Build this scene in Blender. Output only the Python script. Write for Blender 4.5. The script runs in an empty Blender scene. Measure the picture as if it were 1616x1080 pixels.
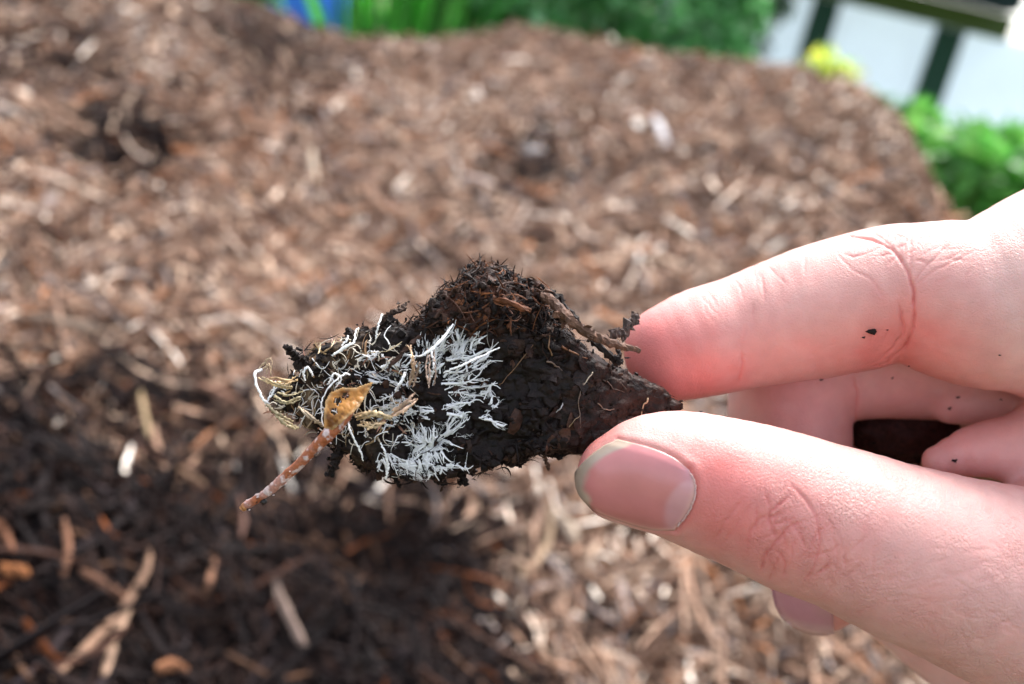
import bpy, math, random
import numpy as np
from mathutils import Matrix, Vector

random.seed(7)
rng = np.random.default_rng(7)
S = bpy.context.scene
COL = S.collection

# ------------------------------------------------------------------ camera
CAM_H = 1.35
PITCH, ROLL = math.radians(18), math.radians(14)
LENS = 38.0
FPX = 1616 * LENS / 36.0                 # focal length in photo pixels
FOCUS = 0.1425
f_ = np.array([0, math.cos(PITCH), -math.sin(PITCH)])
r0 = np.array([1.0, 0, 0]); u0 = np.array([0, math.sin(PITCH), math.cos(PITCH)])
R_ = math.cos(ROLL) * r0 + math.sin(ROLL) * u0
U_ = -math.sin(ROLL) * r0 + math.cos(ROLL) * u0
CAM = np.array([0, 0, CAM_H])
cd = bpy.data.cameras.new('camera'); cam = bpy.data.objects.new('camera', cd); COL.objects.link(cam)
cd.lens = LENS; cd.sensor_width = 36; cd.clip_start = 0.01; cd.clip_end = 400
cd.dof.use_dof = True; cd.dof.focus_distance = FOCUS - 0.002; cd.dof.aperture_fstop = 15.0
cd.dof.aperture_blades = 9
m = Matrix(((R_[0], U_[0], -f_[0], CAM[0]), (R_[1], U_[1], -f_[1], CAM[1]), (R_[2], U_[2], -f_[2], CAM[2]), (0, 0, 0, 1)))
cam.matrix_world = m
S.camera = cam

# ------------------------------------------------------------------ world, sun, exposure
SUN_EL, SUN_AZ = math.radians(60), math.radians(14)      # azimuth measured clockwise from +Y (away from the camera)
w = bpy.data.worlds.new('World'); S.world = w; w.use_nodes = True
nt = w.node_tree
sky = nt.nodes.new('ShaderNodeTexSky'); sky.sky_type = 'NISHITA'; sky.sun_disc = False
sky.sun_elevation = SUN_EL; sky.sun_rotation = SUN_AZ
sky.air_density = 1.0; sky.dust_density = 2.8; sky.ozone_density = 1.0
bg = nt.nodes['Background']; bg.inputs['Strength'].default_value = 0.13
hs = nt.nodes.new('ShaderNodeHueSaturation'); hs.inputs['Saturation'].default_value = 0.5; hs.inputs['Value'].default_value = 1.08
nt.links.new(sky.outputs[0], hs.inputs['Color']); nt.links.new(hs.outputs[0], bg.inputs[0])      # thin bright overcast
sd = bpy.data.lights.new('sun', 'SUN'); sun = bpy.data.objects.new('sun', sd); COL.objects.link(sun)
sd.energy = 2.0; sd.angle = math.radians(24); sd.color = (1, 0.97, 0.93)
sdir = Vector((math.sin(SUN_AZ) * math.cos(SUN_EL), math.cos(SUN_AZ) * math.cos(SUN_EL), math.sin(SUN_EL)))
sun.rotation_euler = sdir.to_track_quat('Z', 'Y').to_euler()
S.view_settings.view_transform = 'Standard'; S.view_settings.look = 'None'
S.view_settings.exposure = 1.68; S.view_settings.gamma = 1
S.render.engine = 'CYCLES'

# ------------------------------------------------------------------ helpers
def L2W(P):                                   # camera-local millimetres -> world metres
    P = np.asarray(P, float) / 1000.0
    return CAM + P[..., 0:1] * R_ + P[..., 1:2] * U_ - P[..., 2:3] * f_
def loc(px, py, d=0.0):                       # photo pixel + mm behind the focus plane -> local mm
    D = FOCUS * 1000 + d
    return np.array([(px - 808) / FPX * D, (540 - py) / FPX * D, -D])
def rmm(rpx, d=0.0): return rpx * (FOCUS * 1000 + d) / FPX
def far(px, py, D):                           # a point D metres away along a pixel's ray
    v = f_ + R_ * (px - 808) / FPX + U_ * (540 - py) / FPX
    return CAM + v / np.linalg.norm(v) * D
def w2px(P):
    q = P - CAM; dz = q @ f_
    dz = np.where(dz < 0.02, 0.02, dz)
    return 808 + (q @ R_) / dz * FPX, 540 - (q @ U_) / dz * FPX

def _h(x, y, z, s):
    h = (x.astype(np.uint32) * np.uint32(73856093)) ^ (y.astype(np.uint32) * np.uint32(19349663)) ^ (z.astype(np.uint32) * np.uint32(83492791)) ^ np.uint32((s * 2654435761) & 0xffffffff)
    h ^= h >> np.uint32(15); h *= np.uint32(2246822519); h ^= h >> np.uint32(13); h *= np.uint32(3266489917); h ^= h >> np.uint32(16)
    return h.astype(np.float32) / np.float32(4294967295.0)
def vnoise(P, s=0):
    P = np.asarray(P, np.float64); i = np.floor(P).astype(np.int64); f = P - i; f = f * f * (3 - 2 * f)
    i = i + 100000
    o = 0
    for a in (0, 1):
        wx = f[:, 0] if a else 1 - f[:, 0]
        for b in (0, 1):
            wy = f[:, 1] if b else 1 - f[:, 1]
            for c in (0, 1):
                wz = f[:, 2] if c else 1 - f[:, 2]
                o = o + wx * wy * wz * _h(i[:, 0] + a, i[:, 1] + b, i[:, 2] + c, s)
    return o * 2 - 1
def fbm(P, oc=3, s=0):
    o = 0; a = 1; t = 0
    for k in range(oc):
        o = o + a * vnoise(P * (2.03 ** k), s + k * 17); t += a; a *= 0.5
    return o / t
def sst(a, b, x):
    t = np.clip((x - a) / (b - a), 0, 1); return t * t * (3 - 2 * t)

def mk(name, V, F, mat, parent=None, origin=None, col=None, smooth=True):
    """V (n,3) world metres; F list of int arrays (m,3)/(m,4)."""
    V = np.asarray(V, float)
    if origin is None: origin = V.mean(0) if parent is None else None
    base = np.array(parent['_o']) if parent is not None else np.array(origin)
    if parent is not None and origin is not None: pass
    me = bpy.data.meshes.new(name)
    Fs = [np.asarray(f, np.int64) for f in (F if isinstance(F, list) else [F]) if len(f)]
    me.vertices.add(len(V)); me.vertices.foreach_set('co', (V - base).astype(np.float32).ravel())
    nl = sum(f.size for f in Fs); npol = sum(len(f) for f in Fs)
    me.loops.add(nl); me.polygons.add(npol)
    me.loops.foreach_set('vertex_index', np.concatenate([f.ravel() for f in Fs]).astype(np.int32))
    tot = np.concatenate([np.full(len(f), f.shape[1]) for f in Fs]).astype(np.int32)
    st = np.concatenate([[0], np.cumsum(tot)[:-1]]).astype(np.int32)
    me.polygons.foreach_set('loop_start', st); me.polygons.foreach_set('loop_total', tot)
    me.polygons.foreach_set('use_smooth', np.full(npol, bool(smooth)))
    me.update(calc_edges=True); me.validate()
    if col is not None:
        col = np.asarray(col, float)
        if col.ndim == 1: col = np.tile(col, (len(V), 1))
        if col.shape[1] == 3: col = np.hstack([col, np.ones((len(col), 1))])
        a = me.color_attributes.new('col', 'FLOAT_COLOR', 'POINT')
        a.data.foreach_set('color', col.astype(np.float32).ravel())
    me.materials.append(mat)
    o = bpy.data.objects.new(name, me); COL.objects.link(o)
    if parent is None:
        o.location = base; o['_o'] = list(map(float, base))
    else:
        o.parent = parent; o['_o'] = list(map(float, base))
    return o
def empty(name, p, label, cat, group=None):
    o = bpy.data.objects.new(name, None); COL.objects.link(o); o.location = p; o.empty_display_size = 0.02
    o['_o'] = list(map(float, p)); tag(o, label, cat, group); return o
def tag(o, label, cat, group=None, kind=None):
    o['label'] = label; o['category'] = cat
    if group: o['group'] = group
    if kind: o['kind'] = kind
    return o

class MB:                                     # mesh collector
    def __init__(s): s.V = []; s.F4 = []; s.F3 = []; s.C = []; s.n = 0
    def add(s, V, F4=None, F3=None, col=(0.5, 0.5, 0.5)):
        V = np.asarray(V, float)
        if F4 is not None and len(F4): s.F4.append(np.asarray(F4) + s.n)
        if F3 is not None and len(F3): s.F3.append(np.asarray(F3) + s.n)
        c = np.asarray(col, float)
        if c.ndim == 1: c = np.tile(c, (len(V), 1))
        s.C.append(c[:, :3]); s.V.append(V); s.n += len(V)
    def build(s, name, mat, parent=None, local=False, **k):
        V = np.vstack(s.V); V = L2W(V) if local else V
        F = []
        if s.F4: F.append(np.vstack(s.F4))
        if s.F3: F.append(np.vstack(s.F3))
        return mk(name, V, F, mat, parent, col=np.vstack(s.C), **k)

def spline(pts, n):                           # Catmull-Rom through rows of any width
    P = np.asarray(pts, float)
    if len(P) == 2: return P[0] + (P[1] - P[0]) * np.linspace(0, 1, n)[:, None]
    Q = np.vstack([2 * P[0] - P[1], P, 2 * P[-1] - P[-2]])
    t = np.linspace(0, len(P) - 1 - 1e-9, n); i = t.astype(int); u = (t - i)[:, None]
    a, b, c, d = Q[i], Q[i + 1], Q[i + 2], Q[i + 3]
    return 0.5 * (2 * b + (c - a) * u + (2 * a - 5 * b + 4 * c - d) * u ** 2 + (3 * b - a - 3 * c + d) * u ** 3)
def tube(mb, P, r, sides=6, col=(0.5, 0.5, 0.5), flat=1.0, rough=0.0, hint=(0, 0, 1), cap=True):
    P = np.asarray(P, float); n = len(P); r = np.broadcast_to(np.asarray(r, float), (n,)).copy()
    T = np.gradient(P, axis=0); T /= np.linalg.norm(T, axis=1)[:, None] + 1e-9
    h = np.asarray(hint, float)
    A = np.cross(T, h); A /= np.linalg.norm(A, axis=1)[:, None] + 1e-9
    B = np.cross(T, A)
    a = np.linspace(0, 2 * math.pi, sides, endpoint=False)
    rr = r[:, None] * np.ones(sides)
    if rough: rr = rr * (1 + rough * rng.normal(size=rr.shape)).clip(0.3, 2)
    V = P[:, None] + A[:, None] * (np.cos(a) * rr)[..., None] + B[:, None] * (np.sin(a) * rr * flat)[..., None]
    V = V.reshape(-1, 3)
    i = np.arange(n - 1)[:, None] * sides; j = np.arange(sides)[None]; jn = (j + 1) % sides
    F4 = np.stack([i + j, i + jn, i + sides + jn, i + sides + j], -1).reshape(-1, 4)
    c = np.asarray(col, float)
    if c.ndim == 2: c = np.repeat(c, sides, 0)
    F3 = None
    if cap:
        V = np.vstack([V, P[0], P[-1]]); k = n * sides
        F3 = np.array([[k, (q + 1) % sides, q] for q in range(sides)] + [[k + 1, (n - 1) * sides + q, (n - 1) * sides + (q + 1) % sides] for q in range(sides)])
        if c.ndim == 2: c = np.vstack([c, c[0], c[-1]])
    mb.add(V, F4, F3, c)

# ------------------------------------------------------------------ materials
def material(name, rough=0.8, attr=True, color=(0.5, 0.5, 0.5), build=None, spec=0.5):
    M = bpy.data.materials.new(name); M.use_nodes = True; t = M.node_tree; b = t.nodes['Principled BSDF']
    b.inputs['Roughness'].default_value = rough; b.inputs['Specular IOR Level'].default_value = spec
    b.inputs['Base Color'].default_value = (*color, 1)
    if attr:
        a = t.nodes.new('ShaderNodeAttribute'); a.attribute_name = 'col'
        t.links.new(a.outputs['Color'], b.inputs['Base Color'])
    if build: build(t, b)
    return M
def N(t, typ, **k):
    n = t.nodes.new(typ)
    for a, v in k.items():
        if a in n.inputs: n.inputs[a].default_value = v
        else: setattr(n, a, v)
    return n
def vary(t, b, scale, lo=0.6, hi=1.4, detail=4, stretch=None):
    """multiply base colour with noise (own pattern of the material)"""
    src = b.inputs['Base Color'].links[0].from_socket if b.inputs['Base Color'].links else None
    tc = N(t, 'ShaderNodeTexCoord'); nz = N(t, 'ShaderNodeTexNoise', Scale=scale, Detail=detail)
    if stretch:
        mp = N(t, 'ShaderNodeMapping'); mp.inputs['Scale'].default_value = stretch
        t.links.new(tc.outputs['Object'], mp.inputs[0]); t.links.new(mp.outputs[0], nz.inputs['Vector'])
    else: t.links.new(tc.outputs['Object'], nz.inputs['Vector'])
    mr = N(t, 'ShaderNodeMapRange'); mr.inputs[1].default_value = 0.3; mr.inputs[2].default_value = 0.7
    mr.inputs[3].default_value = lo; mr.inputs[4].default_value = hi
    t.links.new(nz.outputs[0], mr.inputs[0])
    mx = N(t, 'ShaderNodeMix'); mx.data_type = 'RGBA'; mx.blend_type = 'MULTIPLY'; mx.inputs[0].default_value = 1
    if src: t.links.new(src, mx.inputs[6])
    else: mx.inputs[6].default_value = b.inputs['Base Color'].default_value
    t.links.new(mr.outputs[0], mx.inputs[7]); t.links.new(mx.outputs[2], b.inputs['Base Color'])
def bump(t, b, scale, dist, strength=1.0, detail=5, tex='noise', prev=None, stretch=None):
    tc = N(t, 'ShaderNodeTexCoord')
    if tex == 'noise': nz = N(t, 'ShaderNodeTexNoise', Scale=scale, Detail=detail); out = nz.outputs[0]
    else:
        nz = N(t, 'ShaderNodeTexVoronoi', Scale=scale); nz.feature = 'DISTANCE_TO_EDGE'
        mr = N(t, 'ShaderNodeMapRange'); mr.inputs[2].default_value = 0.16; t.links.new(nz.outputs['Distance'], mr.inputs[0]); out = mr.outputs[0]
    if stretch:
        mp = N(t, 'ShaderNodeMapping'); mp.inputs['Scale'].default_value = stretch[:3]
        if len(stretch) > 3: mp.inputs['Rotation'].default_value = stretch[3]
        t.links.new(tc.outputs['Object'], mp.inputs[0]); t.links.new(mp.outputs[0], nz.inputs['Vector'])
    else: t.links.new(tc.outputs['Object'], nz.inputs['Vector'])
    bp = N(t, 'ShaderNodeBump'); bp.inputs['Strength'].default_value = strength; bp.inputs['Distance'].default_value = dist
    t.links.new(out, bp.inputs['Height'])
    if b.inputs['Normal'].links: t.links.new(b.inputs['Normal'].links[0].from_socket, bp.inputs['Normal'])
    t.links.new(bp.outputs[0], b.inputs['Normal'])

def m_chip(t, b): vary(t, b, 260, 0.65, 1.3); bump(t, b, 400, 0.002, 0.6)
M_chip = material('shredded_wood', 0.85, build=m_chip, spec=0.2)
def m_soil(t, b): vary(t, b, 90, 0.4, 1.6); bump(t, b, 120, 0.01, 1.0)
M_heap = material('mulch_base', 0.95, build=m_soil, spec=0.2)
def m_leaf(t, b):
    b.inputs['Transmission Weight'].default_value = 0
    tr = N(t, 'ShaderNodeBsdfTranslucent'); mx = N(t, 'ShaderNodeMixShader'); mx.inputs[0].default_value = 0.5
    t.links.new(b.inputs['Base Color'].links[0].from_socket, tr.inputs[0])
    out = t.nodes['Material Output']
    t.links.new(b.outputs[0], mx.inputs[1]); t.links.new(tr.outputs[0], mx.inputs[2]); t.links.new(mx.outputs[0], out.inputs[0])
M_leaf = material('leaf', 0.4, build=m_leaf)
M_bark = material('stem_bark', 0.85)
M_plain = material('painted', 0.75, spec=.15)
def m_wall(t, b):
    tr = N(t, 'ShaderNodeBsdfTranslucent'); mx = N(t, 'ShaderNodeMixShader'); mx.inputs[0].default_value = 0.55
    t.links.new(b.inputs['Base Color'].links[0].from_socket, tr.inputs[0]); out = t.nodes['Material Output']
    t.links.new(b.outputs[0], mx.inputs[1]); t.links.new(tr.outputs[0], mx.inputs[2]); t.links.new(mx.outputs[0], out.inputs[0])
    vary(t, b, 3, 0.9, 1.05); bump(t, b, 40, 0.002, 0.4)
M_wall = material('white_sheeting', 0.45, build=m_wall)
def m_ground(t, b): vary(t, b, 6, 0.6, 1.4, 8); bump(t, b, 30, 0.02, 0.8)
M_ground = material('ground_soil_grass', 0.95, build=m_ground, spec=0.2)

# skin
def m_skin(t, b):
    b.inputs['Subsurface Weight'].default_value = 0.28
    b.inputs['Subsurface Radius'].default_value = (1.0, 0.32, 0.18)
    b.inputs['Subsurface Scale'].default_value = 0.0035
    vary(t, b, 420, 0.95, 1.04, 3); vary(t, b, 90, 0.95, 1.05, 2)
    at = N(t, 'ShaderNodeAttribute'); at.attribute_name = 'col'; tc = N(t, 'ShaderNodeTexCoord')
    prev = None
    for sc, st, dist, masked, rot in ((2100, (.6, 1.2, 1.2), .000055, True, (0, 0.5, 0)), (1300, (1.5, .8, 1.0), .000055, True, (0, -0.4, 0)), (2300, (1, 1, 1), .000022, False, (0, 0, 0))):
        nz0 = N(t, 'ShaderNodeTexNoise', Scale=sc * .5, Detail=2); mixv = N(t, 'ShaderNodeVectorMath'); mixv.operation = 'MULTIPLY_ADD'
        mixv.inputs[1].default_value = (.0012,) * 3
        t.links.new(tc.outputs['Object'], nz0.inputs['Vector']); t.links.new(nz0.outputs['Color'], mixv.inputs[0]); t.links.new(tc.outputs['Object'], mixv.inputs[2])
        mp = N(t, 'ShaderNodeMapping'); mp.inputs['Scale'].default_value = st; mp.inputs['Rotation'].default_value = rot
        t.links.new(mixv.outputs[0], mp.inputs[0])
        vo = N(t, 'ShaderNodeTexVoronoi', Scale=sc); vo.feature = 'DISTANCE_TO_EDGE'; t.links.new(mp.outputs[0], vo.inputs['Vector'])
        mr = N(t, 'ShaderNodeMapRange'); mr.inputs[2].default_value = .22; t.links.new(vo.outputs['Distance'], mr.inputs[0]); out = mr.outputs[0]
        bp = N(t, 'ShaderNodeBump'); bp.inputs['Distance'].default_value = dist; bp.inputs['Strength'].default_value = 1.0
        if masked:
            ml = N(t, 'ShaderNodeMath'); ml.operation = 'MULTIPLY'; t.links.new(out, ml.inputs[0]); t.links.new(at.outputs['Alpha'], ml.inputs[1]); out = ml.outputs[0]
        t.links.new(out, bp.inputs['Height'])
        if prev: t.links.new(prev, bp.inputs['Normal'])
        prev = bp.outputs[0]
    bp = N(t, 'ShaderNodeBump'); bp.inputs['Distance'].default_value = .00003; nz = N(t, 'ShaderNodeTexNoise', Scale=2600, Detail=4)
    t.links.new(tc.outputs['Object'], nz.inputs['Vector']); t.links.new(nz.outputs[0], bp.inputs['Height']); t.links.new(prev, bp.inputs['Normal']); t.links.new(bp.outputs[0], b.inputs['Normal'])
M_skin = material('skin', 0.42, build=m_skin, spec=0.42)
def m_nail(t, b):
    b.inputs['Subsurface Weight'].default_value = 0.15
    b.inputs['Subsurface Radius'].default_value = (1, 0.4, 0.3); b.inputs['Subsurface Scale'].default_value = 0.001
    b.inputs['Coat Weight'].default_value = 0.25; b.inputs['Coat Roughness'].default_value = 0.25
    vary(t, b, 300, 0.95, 1.05, 3); bump(t, b, 500, 0.00006, 0.5, stretch=(.15, 1.2, 1.2))
M_nail = material('nail_plate', 0.27, build=m_nail)
# decayed wood
def m_rot(t, b):
    vary(t, b, 700, 0.45, 1.7, 6); bump(t, b, 1100, 0.0005, 1.0, 8); bump(t, b, 350, 0.0009, 0.6, 4, stretch=(0.5, 1.6, 1))
    b.inputs['Coat Weight'].default_value = 0.05; b.inputs['Coat Roughness'].default_value = 0.2
M_rot = material('wet_rotted_bark', 0.6, build=m_rot, spec=0.16)
def m_crumb(t, b): vary(t, b, 1500, 0.6, 1.5); bump(t, b, 2200, 0.0003, 0.8)
M_crumb = material('humus_crumb', 0.6, build=m_crumb, spec=0.18)
def m_myc(t, b):
    b.inputs['Subsurface Weight'].default_value = 0.3; b.inputs['Subsurface Radius'].default_value = (1, 1, 1); b.inputs['Subsurface Scale'].default_value = 0.0004
    bump(t, b, 4000, 0.0001, 0.5)
M_myc = material('fungal_thread', 0.55, build=m_myc)
def m_twig(t, b): vary(t, b, 900, 0.7, 1.3); bump(t, b, 1800, 0.0003, 0.8)
M_twig = material('twig_bark', 0.45, build=m_twig)

# ------------------------------------------------------------------ ground
g = 80
V = np.array([[-g, -g, 0], [g, -g, 0], [g, g * 1.5, 0], [-g, g * 1.5, 0]])
o = mk('ground', V, np.array([[0, 1, 2, 3]]), M_ground, origin=(0, 0, 0), col=(0.09, 0.11, 0.04)); o['kind'] = 'structure'

# ------------------------------------------------------------------ mulch heap: height field read off the skyline
SIL = [(-420, -60, 2.3), (-100, -60, 2.2), (200, -45, 2.1), (370, -2, 2.0), (470, 45, 1.95), (560, 65, 1.9), (700, 74, 1.8), (800, 54, 1.75), (900, 58, 1.7),
       (1000, 85, 1.65), (1100, 100, 1.6), (1250, 114, 1.5), (1330, 140, 1.4), (1385, 162, 1.25), (1430, 235, 1.1), (1470, 300, 1.0), (1495, 370, 0.9),
       (1600, 560, 0.8), (1750, 760, 0.7)]
def azel(px, py):
    v = far(px, py, 1.0) - CAM
    return math.atan2(v[0], v[1]), math.atan2(v[2], math.hypot(v[0], v[1]))
A_ = [azel(a, b) for a, b, c in SIL]
AZ = np.array([a for a, e in A_]); EL = np.array([e for a, e in A_]); RR = np.array([c for a, b, c in SIL])
AZ = np.concatenate([[-1.6, -1.0], AZ, [1.0, 1.6]]); EL = np.concatenate([[-0.25, -0.12], EL, [-0.42, -0.5]]); RR = np.concatenate([[1.3, 2.0], RR, [0.6, 0.55]])
fine = np.linspace(-3.2, 3.2, 1601)
def smooth1(y, k): 
    kk = np.exp(-0.5 * (np.arange(-3 * k, 3 * k + 1) / k) ** 2); return np.convolve(np.pad(y, 3 * k, mode='edge'), kk / kk.sum(), 'valid')
ELf = smooth1(np.interp(fine, AZ, EL), 3); RRf = smooth1(np.interp(fine, AZ, RR), 12)
Z0f = np.interp(fine, [-1.2, -0.5, 0, 0.3, 0.6], [-0.20, -0.235, -0.26, -0.32, -0.38])
HOL = [(585, 830, 0.60, 0.07, 0.045), (200, 215, 1.1, 0.10, 0.05), (425, 85, 1.6, 0.14, 0.05), (60, 90, 1.6, .2, .05), (880, 270, 1.0, 0.07, 0.03), (120, 640, 0.6, 0.09, 0.02), (1000, 1000, .5, .07, .02), (60, 350, .9, .1, .03)]
def hf(x, y, detail=True):
    az = np.arctan2(x, y); r = np.hypot(x, y)
    zr = None
    R = np.interp(az, fine, RRf); e = np.interp(az, fine, ELf); z0 = np.interp(az, fine, Z0f)
    zR = R * np.tan(e); rs = 0.30
    t = np.clip((r - rs) / (R - rs), 0, 1)
    z = z0 + (zR - z0) * t ** 1.15
    ov = np.maximum(r - R, 0); z = z - 0.95 * (np.sqrt(ov ** 2 + 0.12 ** 2) - 0.12)
    # behind the camera the heap falls to the ground
    bk = np.maximum(-y - 0.05, 0); z = np.where(y < 0.05, z0 - 0.0, z) - 0.9 * (np.sqrt(bk ** 2 + .1 ** 2) - .1)
    z = z + CAM_H
    if detail:
        P = np.stack([x, y, 0 * x], -1)
        fade = 1 - 0.75 * sst(0.75, 1.0, r / R)
        z = z + fade * (0.028 * fbm(P * 5, 3, 1) + 0.016 * fbm(P * 18, 3, 5)) + 0.006 * vnoise(P * 60, 9)
        for (hx, hy, rad, dep) in HW: z = z - dep * np.exp(-((x - hx) ** 2 + (y - hy) ** 2) / rad ** 2)
    return np.maximum(z, 0.002)
HW = []
def hit(px, py):                              # pixel ray against the heap
    v = f_ + R_ * (px - 808) / FPX + U_ * (540 - py) / FPX; v /= np.linalg.norm(v)
    t = np.arange(0.25, 4, 0.004); P = CAM + t[:, None] * v
    k = np.argmax(P[:, 2] < hf(P[:, 0], P[:, 1]))
    return P[k]
for (a, b, rr, rad, dep) in HOL:
    p = hit(a, b); HW_n = (p[0], p[1], rad * np.hypot(p[0], p[1]) / rr * 0.9, dep); HW.append(HW_n)
gx = np.linspace(-3.6, 3.2, 520); gy = np.linspace(-1.6, 4.2, 460)
X, Y = np.meshgrid(gx, gy, indexing='ij'); Z = hf(X.ravel(), Y.ravel())
V = np.stack([X.ravel(), Y.ravel(), Z], -1)
i, j = np.meshgrid(np.arange(519), np.arange(459), indexing='ij'); k = i * 460 + j
F = np.stack([k, k + 460, k + 461, k + 1], -1).reshape(-1, 4)
keep = (Z[F] > 0.01).any(1)
o = mk('mulch_heap', V, F[keep], M_heap, origin=(0, 0.5, 0), col=(0.075, 0.045, 0.034)); o['kind'] = 'structure'

# wet, freshly dug mulch shows as a darker region
WET = [(-500, 600), (60, 585), (250, 605), (420, 640), (560, 700), (700, 770), (800, 830), (860, 900), (1000, 1300), (-500, 1400)]
def polysd(px, py, poly):                     # signed distance (negative inside)
    P = np.asarray(poly, float); d = np.full(px.shape, 1e18); s = np.ones(px.shape, bool)
    for a in range(len(P)):
        A, B = P[a], P[a - 1]; e = B - A; wx, wy = px - A[0], py - A[1]
        t = np.clip((wx * e[0] + wy * e[1]) / (e @ e), 0, 1)
        d = np.minimum(d, (wx - t * e[0]) ** 2 + (wy - t * e[1]) ** 2)
        c1 = py >= A[1]; c2 = py < B[1]; c3 = e[0] * wy > e[1] * wx
        s ^= (c1 & c2 & c3) | (~c1 & ~c2 & ~c3)
    return np.where(s, 1, -1) * np.sqrt(d)
BLOB = [(195, 220, 90, .95), (425, 85, 90, .7), (380, 50, 90, .6), (60, 70, 130, .45), (840, 260, 60, .7), (700, 420, 50, .3), (40, 430, 80, .3)]  # further patches with more dark chips, several over the hollows
def wet(P):
    px, py = w2px(P)
    n = fbm(P * 14, 3, 33)
    d = polysd(px, py, WET) + n * 160
    wv = 1 - sst(-150, 100, d)
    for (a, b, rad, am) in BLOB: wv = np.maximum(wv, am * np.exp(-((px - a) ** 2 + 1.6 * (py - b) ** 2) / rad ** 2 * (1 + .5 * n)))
    return np.clip(wv, 0, 1)

def chips(P, T, Nn, L, W, H, bend, seg, col, tw=None):
    n = len(P); s = np.linspace(-0.5, 0.5, seg + 1)
    B = np.cross(Nn, T); B /= np.linalg.norm(B, axis=1)[:, None] + 1e-9; Nn = np.cross(T, B)
    ax = P[:, None] + T[:, None] * (s[None] * L[:, None])[..., None] + B[:, None] * ((s[None] ** 2 * 4 - .3) * (bend[:, 0] * L)[:, None])[..., None] + Nn[:, None] * ((s[None] ** 2 * 4) * (bend[:, 1] * L)[:, None])[..., None]
    wv = W[:, None] * (1 - (np.abs(s[None]) * 2) ** 3 * rng.uniform(0.1, 0.85, (n, 1))) * rng.uniform(0.75, 1.15, (n, seg + 1))
    hv = H[:, None] * rng.uniform(0.6, 1.1, (n, seg + 1))
    ang = rng.normal(0, 0.35, (n, 1)) * s[None] * 2
    Bt = B[:, None] * np.cos(ang)[..., None] + Nn[:, None] * np.sin(ang)[..., None]
    Nt = -B[:, None] * np.sin(ang)[..., None] + Nn[:, None] * np.cos(ang)[..., None]
    V = np.stack([ax + Bt * (a * wv)[..., None] / 2 + Nt * (b * hv)[..., None] / 2 for a, b in ((-1, -1), (1, -1), (1, 1), (-1, 1))], 2)   # n,seg+1,4,3
    V = V.reshape(-1, 3); base = (np.arange(n) * (seg + 1) * 4)[:, None, None]
    i = (np.arange(seg) * 4)[None, :, None]; q = np.arange(4)[None, None]; qn = (q + 1) % 4
    F = np.stack([base + i + q, base + i + qn, base + i + 4 + qn, base + i + 4 + q], -1).reshape(-1, 4)
    b0 = (np.arange(n) * (seg + 1) * 4)[:, None]
    caps = np.vstack([b0 + np.array([[3, 2, 1, 0]]), b0 + seg * 4 + np.array([[0, 1, 2, 3]])])
    return V, np.vstack([F, caps]), np.repeat(col, (seg + 1) * 4, 0)
PAL_DRY = np.array([[.055, .030, .022], [.11, .063, .043], [.18, .108, .074], [.26, .165, .118], [.38, .27, .20], [.20, .165, .155], [.55, .44, .36], [.26, .11, .05], [.74, .66, .58]])
PW_DRY = np.array([.15, .19, .20, .18, .12, .08, .045, .04, .028])
PAL_WET = np.array([[.012, .007, .007], [.022, .012, .010], [.035, .017, .012], [.085, .042, .026], [.24, .15, .09], [.07, .06, .065], [.28, .10, .03]])
PW_WET = np.array([.40, .29, .16, .07, .032, .03, .018])
def pick(pal, pw, n):
    c = pal[rng.choice(len(pal), n, p=pw / pw.sum())]; return c * rng.uniform(0.75, 1.3, (n, 1))
def scatter(n, rmin, rmax, a0, a1, Lr, Wr, Hr, seg, lift, tilt, pwr=1.0, br=1.0):
    az = rng.uniform(a0, a1, n); u = rng.uniform(0, 1, n)
    r = (rmin ** pwr + (rmax ** pwr - rmin ** pwr) * u) ** (1 / pwr)
    x, y = r * np.sin(az), r * np.cos(az)
    e = 0.004; z = hf(x, y); zx = (hf(x + e, y) - z) / e; zy = (hf(x, y + e) - z) / e
    Nn = np.stack([-zx, -zy, np.ones(n)], -1) + rng.normal(0, tilt, (n, 3)); Nn /= np.linalg.norm(Nn, axis=1)[:, None]
    D = rng.normal(size=(n, 3)); T = D - (D * Nn).sum(1)[:, None] * Nn; T /= np.linalg.norm(T, axis=1)[:, None]
    P = np.stack([x, y, z], -1) + Nn * (rng.uniform(-0.3, 1, n) * lift)[:, None]
    L = Lr[0] * (Lr[1] / Lr[0]) ** rng.uniform(0, 1, n) ** 1.3; W = np.minimum(rng.uniform(*Wr, n), L * .6); H = rng.uniform(*Hr, n)
    wv = wet(P); isw = rng.uniform(0, 1, n) < wv
    col = np.where(isw[:, None], pick(PAL_WET, PW_WET, n) * np.array([.50, .41, .40]), pick(PAL_DRY, PW_DRY, n) * np.array([1.42, 1.40, 1.35]) * br)
    bend = rng.normal(0, 0.09, (n, 2))
    return chips(P, T, Nn, L, W, H, bend, seg, col)
mb = MB()
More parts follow.
